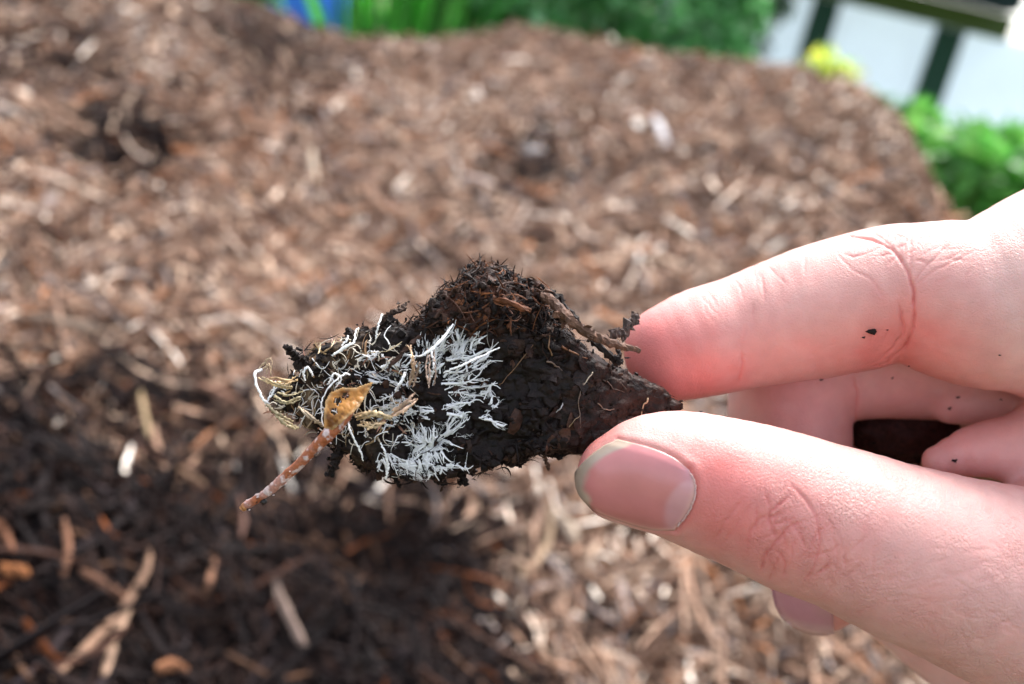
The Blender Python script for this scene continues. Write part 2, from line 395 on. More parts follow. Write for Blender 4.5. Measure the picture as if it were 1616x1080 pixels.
for args in [(50000, .22, .85, -.75, .75, (.007, .036), (.0006, .0028), (.0005, .0015), 3, .007, .30, 1.6),
             (1500, .25, .85, -.7, .7, (.030, .085), (.0011, .0032), (.0010, .0022), 4, .012, .25, 1.6),
             (420, .8, 1.9, -.6, .6, (.018, .035), (.005, .010), (.002, .004), 3, .014, .3, 1.5), (5200, .40, 1.6, -.62, .62, (.018, .055), (.0008, .0022), (.0007, .0016), 4, .012, .3, 1.5, 1.45),
             (60000, .8, 2.15, -.62, .62, (.012, .042), (.0016, .0056), (.001, .003), 1, .010, .30, 1.5),
             (1600, .8, 2.0, -.6, .6, (.03, .085), (.003, .006), (.0015, .003), 3, .012, .25, 1.5),
             (9000, .3, 2.6, .6, 1.5, (.010, .04), (.003, .008), (.001, .003), 1, .010, .30, 1.5),
             (9000, .3, 2.6, -1.5, -.6, (.010, .04), (.003, .008), (.001, .003), 1, .010, .30, 1.5)]:
    V, F, C = scatter(*args); mb.add(V, F, None, C)
o = mb.build('mulch_chips', M_chip, smooth=False); tag(o, 'loose shredded wood mulch covering the whole heap', 'mulch', kind='stuff')

# pieces of wood one can single out on the heap: (pixels along it), width mm, colour, name, label
def stick(name, pts, wd, col, label, cat, group=None, lift=0.008):
    P = []
    for (a, b) in pts: P.append(hit(a, b) + np.array([0, 0, lift]) - (f_ * 0.006))
    P = spline(P, 9); mb = MB(); s = np.linspace(0, 1, 9)
    wv = wd / 2700 * (1 - 0.5 * (abs(s - .5) * 2) ** 4) * rng.uniform(.85, 1.1, 9)
    tube(mb, P, wv, 6, np.array(col) * rng.uniform(.85, 1.15, (9, 1)), flat=.5, rough=.12, hint=-f_)
    o = mb.build(name, M_chip, smooth=False); tag(o, label, cat, group); return o
G1 = 'long wood shreds lying in the dark lower mulch'; G2 = 'pale wood chips on the dry upper slope'
stick('wood_splinter', [(225, 640), (232, 680), (240, 712)], 5.0, (.42, .30, .17), 'straw coloured flat splinter upright in dark mulch left of the held chunk', 'wood chip')
stick('wood_chip', [(8, 920), (30, 926), (55, 930)], 6, (.42, .16, .06), 'bright orange wood chip at the lower left of the dark mulch', 'wood chip')
stick('wood_chip', [(250, 1078), (275, 1072), (300, 1085)], 6.5, (.32, .14, .07), 'rusty orange wood chip at the bottom edge of the mulch', 'wood chip')
stick('wood_shred', [(90, 1095), (150, 1040), (200, 985), (235, 925), (240, 892)], 4.0, (.22, .13, .085), 'long brown shred curving upward and crossing two other shreds', 'wood shred', G1)
stick('wood_shred', [(170, 1090), (190, 1020), (208, 975)], 6.0, (.34, .22, .15), 'thick tan shred standing beneath the crossing shreds', 'wood shred', G1)
stick('wood_shred', [(135, 925), (175, 950), (212, 976)], 5.0, (.24, .12, .075), 'short brown shred slanting down to the tan one', 'wood shred', G1)
stick('wood_shred', [(108, 845), (115, 890), (108, 935)], 4.5, (.20, .095, .055), 'reddish brown shred left of the crossing shreds', 'wood shred', G1)
stick('wood_shred', [(0, 845), (18, 872), (30, 895)], 6.0, (.25, .11, .06), 'stubby red brown shred above the bright orange chip', 'wood shred', G1)
stick('wood_shred', [(325, 965), (335, 930), (345, 875)], 4.0, (.20, .10, .06), 'thin upright shred in the darkest hollow', 'wood shred', G1)
stick('wood_shred', [(430, 930), (450, 985), (480, 1040)], 6.0, (.27, .19, .15), 'greyish shred slanting right at the bottom of the dark mulch', 'wood shred', G1)
stick('wood_shred', [(270, 755), (300, 775), (325, 790)], 6.5, (.22, .13, .08), 'tan shred just left of the twig tip', 'wood shred', G1)
stick('wood_shred', [(310, 625), (345, 640), (378, 657)], 6.0, (.28, .15, .10), 'pinkish brown shred pointing at the mouldy end of the chunk', 'wood shred', G1)
stick('wood_shred', [(855, 800), (862, 860), (840, 905), (815, 925)], 5.5, (.40, .28, .18), 'bent tan root below the middle of the chunk', 'wood shred')
stick('wood_shred', [(30, 520), (100, 530), (170, 545)], 6.0, (.30, .22, .16), 'long horizontal shred at the left edge above the dark mulch', 'wood shred')
stick('wood_shred', [(375, 795), (385, 835), (382, 870)], 5.0, (.15, .08, .06), 'curved dark brown shred under the twig tip', 'wood shred', G1)
stick('wood_chip', [(1028, 195), (1040, 220), (1048, 248)], 13, (.55, .52, .52), 'grey white curved chip on the slope above the index finger', 'wood chip', G2)
stick('wood_chip', [(1002, 190), (1004, 215)], 14, (.60, .54, .48), 'short whitish chip left of the grey curved chip', 'wood chip', G2)
stick('wood_chip', [(820, 245), (838, 252), (855, 250)], 13, (.62, .56, .52), 'white chip beside the dark clod above the chunk', 'wood chip', G2)
stick('wood_chip', [(325, 265), (345, 285), (358, 295)], 13, (.55, .42, .33), 'cream chip slanting on the upper left slope', 'wood chip', G2)
stick('wood_chip', [(535, 175), (548, 184)], 14, (.72, .62, .50), 'round cream chip high on the slope', 'wood chip', G2)
stick('wood_chip', [(378, 320), (392, 345)], 12, (.60, .38, .24), 'peach coloured chip on the left slope', 'wood chip', G2)
stick('wood_chip', [(745, 150), (755, 170)], 15, (.66, .57, .50), 'pale chip just under the heap ridge', 'wood chip', G2)
stick('wood_chip', [(490, 250), (494, 290), (498, 305)], 10, (.50, .40, .30), 'upright pale chip between the cream and peach chips', 'wood chip', G2)
stick('wood_chip', [(1000, 410), (1003, 428)], 8, (.66, .60, .54), 'small white chip just above the chunk and fingertip', 'wood chip', G2)
stick('wood_chip', [(870, 830), (890, 850), (902, 872)], 9, (.50, .39, .29), 'cream chip under the thumb tip', 'wood chip')

# ------------------------------------------------------------------ implicit surfaces
def surface_nets(vol, org, h):
    s = vol < 0
    nx, ny, nz = vol.shape
    c = s[:-1, :-1, :-1]; mix = np.zeros(c.shape, bool)
    offs = [(a, b, d) for a in (0, 1) for b in (0, 1) for d in (0, 1)]
    sl = lambda a, b, d: (slice(a, nx - 1 + a), slice(b, ny - 1 + b), slice(d, nz - 1 + d))
    for o in offs: mix |= (s[sl(*o)] != c)
    idx = np.argwhere(mix); vid = np.full(c.shape, -1, np.int64); vid[mix] = np.arange(len(idx))
    acc = np.zeros((len(idx), 3)); cnt = np.zeros(len(idx))
    for o in offs:
        for ax in range(3):
            if o[ax]: continue
            q = list(o); q[ax] = 1
            a = vol[tuple((idx + o).T)]; b = vol[tuple((idx + q).T)]
            mk_ = (a < 0) != (b < 0)
            t = np.where(mk_, a / np.where(a - b == 0, 1, a - b), 0)
            p = np.array(o, float)[None].repeat(len(idx), 0); p[:, ax] += t
            acc[mk_] += p[mk_]; cnt[mk_] += 1
    V = org + (idx + acc / cnt[:, None]) * h
    Fs = []
    for ax in range(3):
        a1, a2 = (ax + 1) % 3, (ax + 2) % 3
        sa = [slice(None)] * 3; sb = [slice(None)] * 3; sa[ax] = slice(0, -1); sb[ax] = slice(1, None)
        d = s[tuple(sa)] != s[tuple(sb)]
        e = np.argwhere(d)
        ok = (e[:, a1] > 0) & (e[:, a2] > 0) & (e[:, a1] < vol.shape[a1] - 1) & (e[:, a2] < vol.shape[a2] - 1)
        e = e[ok]; ins = s[tuple(e.T)]
        def g(u, v):
            q = e.copy(); q[:, a1] -= u; q[:, a2] -= v; return vid[tuple(q.T)]
        f = np.stack([g(1, 1), g(0, 1), g(0, 0), g(1, 0)], -1)
        f[~ins] = f[~ins][:, ::-1]
        Fs.append(f)
    F = np.vstack(Fs); return V, F[(F >= 0).all(1)]
def isosurface(sdf, lo, hi, h, band=3.0, coarse=4):
    lo = np.array(lo, float); n = (np.ceil((np.array(hi) - lo) / (h * coarse)).astype(int))
    ax = [lo[k] + (np.arange(n[k]) + 0.5) * h * coarse for k in range(3)]
    G = np.stack(np.meshgrid(*ax, indexing='ij'), -1).reshape(-1, 3)
    c = sdf(G).reshape(n); del G
    up = c.astype(np.float32)
    for k in range(3): up = np.repeat(up, coarse, k)
    act = np.argwhere(np.abs(up) < band + h * coarse)
    vals = np.empty(len(act), np.float32)
    for a in range(0, len(act), 400000):
        vals[a:a + 400000] = sdf(lo + act[a:a + 400000] * h)
    up[tuple(act.T)] = vals
    return surface_nets(up, lo, h)
def smin(a, b, k):
    h = np.clip(0.5 + 0.5 * (b - a) / k, 0, 1); return b + (a - b) * h - k * h * (1 - h)
def chain(P, pts):                            # pts rows x,y,z,r in local mm
    d = np.full(len(P), 1e9)
    for a, b in zip(pts[:-1], pts[1:]):
        e = b[:3] - a[:3]; t = np.clip(((P - a[:3]) @ e) / (e @ e), 0, 1)
        q = np.sqrt((((P - a[:3]) - t[:, None] * e) ** 2).sum(1)) - (a[3] + (b[3] - a[3]) * t)
        d = np.minimum(d, q)
    return d
def limb(rows, n):                            # rows px,py,depth,r_px
    q = np.array([np.append(loc(a, b, d), rmm(r, d)) for a, b, d, r in rows]); return spline(q, n)

# ------------------------------------------------------------------ hand
INDEX = limb([(1064, 556, 13, 78), (1110, 540, 13, 87), (1170, 524, 13, 90), (1235, 508, 12, 98), (1300, 491, 11, 107), (1360, 475, 10, 109), (1412, 462, 9, 107), (1445, 462, 8, 109), (1500, 472, 7, 124), (1560, 480, 6, 134), (1640, 463, 6, 152), (1740, 455, 8, 170)], 30)
MIDDLE_A = limb([(1800, 560, 30, 120), (1600, 560, 30, 110), (1450, 562, 29, 100), (1340, 570, 28, 94), (1248, 596, 28, 96)], 14)
MIDDLE_B = limb([(1248, 596, 28, 96), (1246, 680, 28, 95), (1256, 770, 27, 90), (1272, 850, 26, 82), (1292, 925, 25, 72)], 14)
RING_A = limb([(1820, 630, 46, 120), (1600, 600, 47, 112), (1450, 600, 47, 106), (1345, 610, 47, 98), (1288, 645, 47, 96)], 12)
RING_B = limb([(1288, 645, 47, 96), (1296, 760, 46, 94), (1360, 880, 44, 84), (1450, 972, 40, 72), (1545, 1045, 34, 76)], 14)
PINKY = limb([(1850, 740, 68, 110), (1640, 712, 64, 106), (1480, 704, 63, 104), (1385, 735, 62, 98), (1410, 840, 66, 90), (1520, 880, 60, 86), (1680, 860, 54, 86)], 18)
THUMB = limb([(985, 752, -3, 74), (1030, 746, -3.5, 92), (1080, 752, -4, 103), (1140, 770, -4, 112), (1200, 790, -4, 119), (1260, 812, -4, 124), (1330, 834, -4, 127), (1400, 862, -4, 135), (1480, 890, -3, 144), (1570, 922, -1, 158), (1680, 960, 4, 176), (1800, 980, 10, 195)], 30)
WEB = limb([(1480, 728, 14, 26), (1540, 712, 14, 42), (1610, 700, 15, 50), (1700, 690, 18, 80)], 8)
FOLD = limb([(1500, 640, 24, 30), (1600, 640, 24, 40), (1720, 650, 24, 50)], 5)
PALM = [limb([(1740, 480, 10, 150), (2050, 760, 25, 190)], 4), limb([(1800, 570, 32, 140), (2060, 780, 32, 190)], 4), limb([(1840, 680, 48, 130), (2080, 830, 40, 180)], 4),
        limb([(1870, 800, 62, 120), (2100, 880, 46, 170)], 4), limb([(1760, 950, 10, 170), (2060, 860, 25, 200)], 5),
        limb([(2050, 800, 28, 190), (2250, 860, 28, 190), (2500, 930, 20, 220), (2900, 1040, 5, 270)], 8)]
DORS = limb([(1600, 470, 18, 110), (1690, 430, 20, 135), (1800, 460, 26, 150)], 6)
def ksm(x, a, b, k0, k1): return k0 + (k1 - k0) * sst(a, b, x)
def hand_base(P):
    x = P[:, 0]
    di = chain(P, INDEX)
    dm = smin(chain(P, MIDDLE_A), chain(P, MIDDLE_B), 0.8)
    dr = smin(chain(P, RING_A), chain(P, RING_B), 0.8)
    d = smin(smin(dm, dr, 0.8), chain(P, PINKY), 0.8)
    d = smin(d, di, ksm(x, 58, 80, 0.7, 6))
    d = smin(d, chain(P, DORS), ksm(x, 45, 65, 2, 10))
    d = smin(d, chain(P, FOLD), 1.5); d = smin(d, chain(P, WEB), 1.2)
    pm = np.full(len(P), 1e9)
    for q in PALM: pm = smin(pm, chain(P, q), 10)
    d = smin(d, pm, 8)
    d = smin(d, chain(P, THUMB), ksm(x, 55, 82, 0.8, 12))
    d = d + 0.22 * vnoise(P / 9.0, 71) + 0.07 * vnoise(P / 3.0, 72)
    return d
def grad(sdf, P, e=0.05):
    g = np.stack([sdf(P + np.eye(3)[k] * e) - sdf(P - np.eye(3)[k] * e) for k in range(3)], -1)
    return g / (np.linalg.norm(g, axis=1)[:, None] + 1e-12)
def cast(sdf, pxy, t0=95, t1=215):            # photo pixels -> points on an implicit surface (nearest approach when missed)
    pxy = np.asarray(pxy, float)
    d = np.stack([(pxy[:, 0] - 808) / FPX, (540 - pxy[:, 1]) / FPX, -np.ones(len(pxy))], -1); d /= np.linalg.norm(d, axis=1)[:, None]
    t = np.full(len(d), float(t0)); bt = t.copy(); bd = np.full(len(d), 1e9); done = np.zeros(len(d), bool)
    for it in range(70):
        s = sdf(d * t[:, None]); up = (s < bd) & ~done; bd[up] = s[up]; bt[up] = t[up]
        done |= s < 0.02
        t = np.where(done | (t > t1), t, t + np.maximum(s, 0.02) * 0.8)
    P = d * bt[:, None]
    for it in range(3): P = P - grad(sdf, P) * sdf(P)[:, None]
    return P
CREASES = [  # (pixels, depth mm, width mm)
    ([(1337, 371), (1380, 380), (1412, 398), (1432, 428), (1441, 470), (1440, 515), (1427, 548), (1400, 572), (1376, 580)], .55, .42),
    ([(1418, 478), (1424, 515), (1413, 545), (1390, 568)], .35, .35), ([(1370, 362), (1402, 384), (1408, 400), (1385, 404)], .22, .25),
    ([(1405, 366), (1385, 392), (1352, 404), (1330, 402)], .2, .25), ([(1436, 360), (1437, 400), (1436, 452)], .16, .25), ([(1438, 455), (1462, 420), (1500, 385)], .16, .25),
    ([(1438, 455), (1475, 428), (1540, 395)], .12, .25), ([(1345, 425), (1375, 442), (1395, 470)], .12, .22), ([(1320, 400), (1350, 430)], .1, .22), ([(1390, 360), (1420, 372), (1440, 385)], .14, .22),
    ([(1170, 552), (1172, 580), (1164, 606)], .3, .35), ([(1110, 455), (1122, 466), (1134, 486)], .12, .25), ([(1158, 440), (1168, 455), (1176, 480)], .12, .25), ([(1196, 428), (1204, 450), (1206, 480)], .1, .25),
    ([(1245, 762), (1262, 778), (1276, 795), (1287, 815), (1293, 840), (1292, 868), (1284, 896), (1266, 920)], .26, .36),
    ([(1249, 780), (1228, 798), (1214, 812), (1218, 834), (1226, 852)], .30, .30), ([(1214, 812), (1196, 823), (1182, 844), (1176, 860)], .22, .28),
    ([(1228, 814), (1247, 824), (1262, 842), (1269, 862)], .24, .28), ([(1248, 828), (1230, 850), (1208, 876), (1200, 902)], .32, .3), ([(1224, 868), (1238, 888), (1234, 914)], .24, .28),
    ([(1173, 788), (1148, 820), (1126, 852)], .2, .28), ([(1190, 790), (1168, 822), (1140, 858)], .12, .25), ([(1206, 770), (1214, 795), (1214, 812)], .15, .25), ([(1240, 765), (1230, 785)], .15, .25),
    ([(1262, 845), (1250, 862), (1252, 880)], .16, .22), ([(1270, 830), (1258, 850)], .14, .2), ([(1212, 885), (1222, 900), (1220, 912)], .15, .22), ([(1310, 830), (1322, 870), (1318, 905)], .12, .3), ([(1300, 810), (1325, 850), (1335, 900)], .10, .3),
    ([(1345, 590), (1352, 620), (1351, 650), (1352, 700)], .3, .4),
    ([(1120, 870), (1135, 885), (1150, 893)], .1, .25)]
for bx, by, sx, sy, a0, n_, dp in ((1225, 840, 50, 45, 65, 20, .10), (1300, 880, 40, 40, 60, 16, .10), (1420, 920, 80, 45, 25, 44, .045), (1540, 990, 70, 55, -20, 46, .045), (1560, 900, 70, 45, -15, 24, .04), (1340, 890, 45, 40, 70, 24, .05), (1395, 385, 40, 22, 60, 14, .07), (1480, 400, 50, 30, 40, 12, .06), (1230, 440, 50, 20, -75, 8, .05), (1130, 500, 40, 30, -80, 8, .05), (1400, 540, 30, 20, 60, 6, .06)):
    for q in range(n_):
        x_, y_ = bx + rng.normal(0, .6) * sx, by + rng.normal(0, .6) * sy; a_ = math.radians(a0 + rng.normal(0, 28)); l_ = rng.uniform(9, 30)
        CREASES.append(([(x_ - math.cos(a_) * l_, y_ + math.sin(a_) * l_), (x_ + rng.normal(0, 3), y_ + rng.normal(0, 3)), (x_ + math.cos(a_) * l_, y_ - math.sin(a_) * l_)], dp * rng.uniform(.8, 2.2), .2))
NAIL_G = np.array([  # rows v (upper edge -> lower edge), columns u (cuticle -> tip), photo pixels
    [(1088, 742), (1062, 722), (1025, 706), (974, 693)],
    [(1098, 768), (1050, 752), (990, 735), (932, 722)],
    [(1090, 802), (1030, 792), (960, 780), (903, 760)],
    [(1064, 838), (1020, 836), (963, 818), (912, 798)]], float)
def bicubic(G, nu, nv):
    A = np.stack([spline(G[k], nu) for k in range(len(G))])
    return np.stack([spline(A[:, k], nv) for k in range(nu)], 1)     # nv,nu,2
def segdist(P, line):
    d = np.full(len(P), 1e9)
    for a, b in zip(line[:-1], line[1:]):
        e = b - a; t = np.clip(((P - a) @ e) / (e @ e + 1e-12), 0, 1); d = np.minimum(d, np.sqrt((((P - a) - t[:, None] * e) ** 2).sum(1)))
    return d

V, F = isosurface(hand_base, (2, -75, -215), (185, 42, -115), 0.41)
# one smooth subdivision, then creases and nail bed
me = bpy.data.meshes.new('tmp'); me.from_pydata(V.tolist(), [], F.tolist()); to = bpy.data.objects.new('tmp', me); COL.objects.link(to)
md = to.modifiers.new('s', 'SUBSURF'); md.levels = 1; md.render_levels = 1
dg = bpy.context.evaluated_depsgraph_get(); ev = to.evaluated_get(dg).to_mesh()
V = np.empty(len(ev.vertices) * 3, np.float32); ev.vertices.foreach_get('co', V); V = V.reshape(-1, 3).astype(float)
F = np.empty(len(ev.loops), np.int32); ev.loops.foreach_get('vertex_index', F); F = F.reshape(-1, 4)
to.to_mesh_clear() if False else None
bpy.data.objects.remove(to); bpy.data.meshes.remove(me)
vis = (V[:, 0] < 80)
Nv = np.zeros_like(V)
fn = np.cross(V[F[:, 2]] - V[F[:, 0]], V[F[:, 3]] - V[F[:, 1]])
for k in range(4): np.add.at(Nv, F[:, k], fn)
Nv /= np.linalg.norm(Nv, axis=1)[:, None] + 1e-12
disp = np.zeros(len(V)); redc = np.zeros(len(V))
cr_px = [spline(np.array(p, float), max(10, len(p) * 4)) for p, _, _ in CREASES]; cr_px = [p + rng.normal(0, .7, p.shape) for p in cr_px]
cr_P = cast(hand_base, np.vstack(cr_px)); cr_k = np.cumsum([0] + [len(p) for p in cr_px])
for ci, (pts, dep, wd) in enumerate(CREASES):
    line = cr_P[cr_k[ci]:cr_k[ci + 1]]
    lo, hi = line.min(0) - 3, line.max(0) + 3
    m_ = np.where(((V > lo) & (V < hi)).all(1))[0]
    d = segdist(V[m_], line)
    ends = np.minimum(1, np.minimum(np.linalg.norm(V[m_] - line[0], axis=1), np.linalg.norm(V[m_] - line[-1], axis=1)) / 1.2) ** .7
    w1 = .14 + .08 * dep; dd_ = dep * (.60 + .35 * vnoise(V[m_] / 1.1, 61)) * ends
    disp[m_] -= dd_ * np.exp(-(d / w1) ** 2) + .18 * dd_ * np.exp(-(d / (3.2 * w1)) ** 2) - .09 * dd_ * np.exp(-((d - 2.4 * w1) / (1.6 * w1)) ** 2)
    redc[m_] = np.maximum(redc[m_], min(.4, dep * .8) * ends * np.exp(-(d / (w1 * 1.2)) ** 2) + .12 * np.exp(-(d / 1.6) ** 2))
# nail grid on the thumb
NU, NV = 60, 44
ng = bicubic(NAIL_G, NU, NV); Pn = cast(hand_base, ng.reshape(-1, 2)).reshape(NV, NU, 3)
for _ in range(14):                                        # even the plate out
    Pi = Pn.copy(); Pi[1:-1, 1:-1] = (Pn[:-2, 1:-1] + Pn[2:, 1:-1] + Pn[1:-1, :-2] + Pn[1:-1, 2:]) / 4; Pn = Pi
gn = grad(hand_base, Pn.reshape(-1, 3)).reshape(NV, NU, 3)
uu = np.linspace(0, 1, NU)[None, :]; vv = np.linspace(0, 1, NV)[:, None]
edge = np.minimum(np.minimum(uu, 1.3 - uu), np.minimum(vv, 1 - vv) * 1.2)
lift = 0.0 + 0.16 * sst(0, .16, edge) + 0.14 * sst(.75, 1, uu) * sst(0, .15, np.minimum(vv, 1 - vv))
Ptop = Pn + gn * lift[..., None]
border = np.vstack([Pn[0], Pn[:, 0], Pn[-1]])
lines = [Pn[0, ::-1], Pn[:, 0], Pn[-1]]
for ln, amt in zip(lines, (.35, .45, .35)):
    lo, hi = ln.min(0) - 4, ln.max(0) + 4
    m_ = np.where(((V > lo) & (V < hi)).all(1))[0]; d = segdist(V[m_], ln[::3])
    disp[m_] += -amt * .5 * np.exp(-(d / .28) ** 2) + amt * 0.22 * np.exp(-((d - .9) / .6) ** 2)
    redc[m_] = np.maximum(redc[m_], .35 * np.exp(-((d - .3) / .6) ** 2))
# sink the skin under the plate so it never pokes through
from mathutils.kdtree import KDTree
kt = KDTree(NV * NU)
for a, p in enumerate(Pn.reshape(-1, 3)): kt.insert(p, a)
kt.balance()
lo, hi = Pn.reshape(-1, 3).min(0) - 1, Pn.reshape(-1, 3).max(0) + 1
for a in np.where(((V > lo) & (V < hi)).all(1))[0]:
    c, ix, dd = kt.find(V[a])
    if dd < 0.6 and 1 < ix % NU < NU - 3 and 0 < ix // NU < NV - 1: disp[a] = min(disp[a], -0.25)
V = V + Nv * disp[:, None]
# skin colour: redder where pinched and over the joints, paler on the pads
RED = [(1000, 545, 8, 9, .45), (1020, 585, 10, 9, .5), (1060, 610, 10, 8, .5), (1110, 590, 9, 10, .25), (1150, 560, 8, 9, .2), (960, 700, -3, 5, .5), (915, 735, -3, 5, .6), (1130, 745, -9, 5, .6), (1105, 770, -9, 5, .5), (1250, 850, -14, 13, .35), (1150, 830, -12, 10, .35),
       (1290, 540, 5, 9, .4), (1400, 560, 5, 8, .45), (1240, 630, 20, 10, .6), (1400, 640, 25, 12, .4), (1560, 690, 12, 14, .45), (1500, 560, 0, 10, .3), (1440, 500, 0, 8, .3), (1450, 980, -10, 25, .25), (1300, 960, 20, 12, .6), (1550, 1040, 20, 22, .35)]
red = np.zeros(len(V))
for a, b, d, rad, am in RED:
    red += am * np.exp(-((V - loc(a, b, d)) ** 2).sum(1) / rad ** 2)
red = np.clip(red + redc * .8 + .15 * fbm(V / 5.0, 4, 81) + .05 * vnoise(V / 1.2, 85), 0, 1)
c0 = np.array([.72, .445, .395]); c1 = np.array([.68, .17, .15])
red = red * .88
colr = c0 * (1 - red[:, None]) + c1 * red[:, None]
W = L2W(V)
# cool mauve tinge in the far fingers
hb = L2W(loc(1700, 760, 20))
WR = [(1225, 850, -14, 9, .9), (1330, 880, -14, 13, 1), (1450, 930, -12, 16, 1), (1580, 1000, -8, 18, 1), (1600, 860, -10, 14, .7), (1180, 830, -12, 5, .5), (1410, 385, 0, 9, .35), (1250, 440, 4, 14, .12), (1580, 400, -3, 14, .3), (1150, 680, -8, 9, .2)]
wr = np.zeros(len(V))
for a, b, d, rad, am in WR: wr = np.maximum(wr, am * np.exp(-((V - loc(a, b, d)) ** 2).sum(1) / rad ** 2))
wr = np.clip(wr * (.55 + 1.3 * fbm(V / 3.0, 3, 90)) + .04, 0, 1)
hand = mk('hand', W, F, M_skin, origin=hb, col=np.hstack([colr, wr[:, None]]))
tag(hand, 'bare light skinned hand reaching in from the right, pinching the mouldy wood chunk', 'hand')

def plate(P, nrm, th, mat, name, parent, colf):
    nv, nu = P.shape[:2]; top = P; bot = P - nrm * th
    V = np.vstack([top.reshape(-1, 3), bot.reshape(-1, 3)]); k = nv * nu
    i, j = np.meshgrid(np.arange(nv - 1), np.arange(nu - 1), indexing='ij'); q = (i * nu + j)
    f = np.stack([q, q + 1, q + nu + 1, q + nu], -1).reshape(-1, 4)
    loop = list(range(nu)) + [r * nu + nu - 1 for r in range(1, nv)] + [(nv - 1) * nu + c for c in range(nu - 2, -1, -1)] + [r * nu for r in range(nv - 2, 0, -1)]
    sd = np.array([[loop[a], loop[a - 1], loop[a - 1] + k, loop[a] + k] for a in range(len(loop))])
    c = colf.reshape(-1, 3); 
    return mk(name, L2W(V), [f, f[:, ::-1] + k, sd], mat, parent, col=np.vstack([c, c]))
U2, V2 = np.broadcast_to(uu, (NV, NU)), np.broadcast_to(vv, (NV, NU))
bed = np.array([.58, .20, .19]); free = np.array([.50, .385, .30]); lun = np.array([.60, .29, .30]); mau = np.array([.54, .25, .28])
nzz = fbm(np.stack([U2.ravel() * 5, V2.ravel() * 5, 0 * U2.ravel()], -1), 3, 4).reshape(NV, NU)
fe = sst(.83, .885, U2 - .06 * (1 - (2 * V2 - 1) ** 2) + .06 * nzz + .04)
lu = 1 - sst(.6, 1.1, ((U2) / .24) ** 2 + ((V2 - .62) / .40) ** 2)
cn = bed + (mau - bed) * (sst(.25, .0, U2) * .6 + .35 * sst(.4, 0, V2))[..., None]
cn = cn + (lun - cn) * (lu * .85)[..., None]; cn = cn + (free * (1 + .15 * nzz[..., None]) - cn) * fe[..., None]
eb = 1 - sst(0, .07, np.minimum(np.minimum(U2, V2 * 1.1), (1 - V2) * 1.1)); cn = cn + (np.array([.70, .38, .33]) - cn) * (eb * (1 - fe) * .8)[..., None]
plate(Ptop, gn, 0.35, M_nail, 'thumb_nail', hand, cn)['label'] = 'broad pink thumb nail with a greyish free edge'
mb = MB(); tube(mb, (Pn + gn * .12)[3:-3, 0] + rng.normal(0, .03, (NV - 6, 3)), np.linspace(.09, .12, NV - 6), 6, (.72, .42, .38), rough=.2); mb.build('cuticle', M_skin, hand, local=True)
# nail of the middle finger, seen below the thumb
G2_ = np.array([[(1225, 890), (1222, 935), (1236, 985)], [(1268, 885), (1266, 940), (1276, 1000)], [(1306, 880), (1312, 945), (1316, 1006)]], float)
def mid_only(P): return smin(chain(P, MIDDLE_A), chain(P, MIDDLE_B), .8)
P2 = cast(mid_only, bicubic(G2_, 16, 16).reshape(-1, 2), 130, 215); g2 = grad(mid_only, P2)
plate((P2 + g2 * .4).reshape(16, 16, 3), g2.reshape(16, 16, 3), .4, M_nail, 'fingernail', hand, np.tile([.50, .22, .25], (256, 1)) + np.repeat((sst(.78, .9, np.linspace(0, 1, 16)))[None, :], 16, 0).reshape(-1, 1) * np.array([.04, .08, .05]))

# soil crumbs stuck on the skin
def blob(mb, c, r, col, jit=.35, n=1):
    t = (1 + 5 ** .5) / 2
    Vi = np.array([(-1, t, 0), (1, t, 0), (-1, -t, 0), (1, -t, 0), (0, -1, t), (0, 1, t), (0, -1, -t), (0, 1, -t), (t, 0, -1), (t, 0, 1), (-t, 0, -1), (-t, 0, 1)], float) / 1.9
    Fi = np.array([(0, 11, 5), (0, 5, 1), (0, 1, 7), (0, 7, 10), (0, 10, 11), (1, 5, 9), (5, 11, 4), (11, 10, 2), (10, 7, 6), (7, 1, 8), (3, 9, 4), (3, 4, 2), (3, 2, 6), (3, 6, 8), (3, 8, 9), (4, 9, 5), (2, 4, 11), (6, 2, 10), (8, 6, 7), (9, 8, 1)])
    mb.add(np.asarray(c) + Vi * (1 + rng.normal(0, jit, (12, 1))) * np.asarray(r), None, Fi, col)
G3 = 'dark soil crumbs stuck to the hand'
for a, b, r, lab in [(1374, 523, 7, 'largest black soil crumb on the index finger near its middle joint'), (1362, 533, 3.2, 'small elongated crumb just left of the largest soil crumb'),
                     (1400, 521, 1.8, 'tiny crumb right of the largest soil crumb'), (1296, 600, 3, 'black speck on the lower edge of the index finger'), (1435, 578, 2.2, 'speck in the fold under the index finger joint'),
                     (1578, 561, 2.2, 'lone speck high on the base of the index finger'), (1408, 597, 2.5, 'speck on the bent middle finger under the index finger'), (1106, 650, 2.2, 'pinhead speck on the upper edge of the thumb'),
                     (1512, 627, 3, 'speck on the skin strip below the index finger base'), (1580, 631, 2.6, 'rightmost speck on the strip below the index finger'), (1498, 645, 4.5, 'dark crumb at the mouth of the palm hollow'), (1506, 728, 5, 'thin dark crumb in the crease above the thumb base')]:
    P = cast(hand_base, [(a, b)])[0]; n = grad(hand_base, P[None])[0]; mb = MB(); q = rmm(r)
    blob(mb, P + n * q * .15, (q, q * .6, q * .45), (.012, .008, .007), .4); blob(mb, P + n * q * .2 + np.array([q * .7, q * .4, 0]), (q * .5, q * .4, q * .3), (.02, .012, .01), .4)
    o = mb.build('soil_crumb', M_crumb, local=True, smooth=False); tag(o, lab, 'crumb', G3)

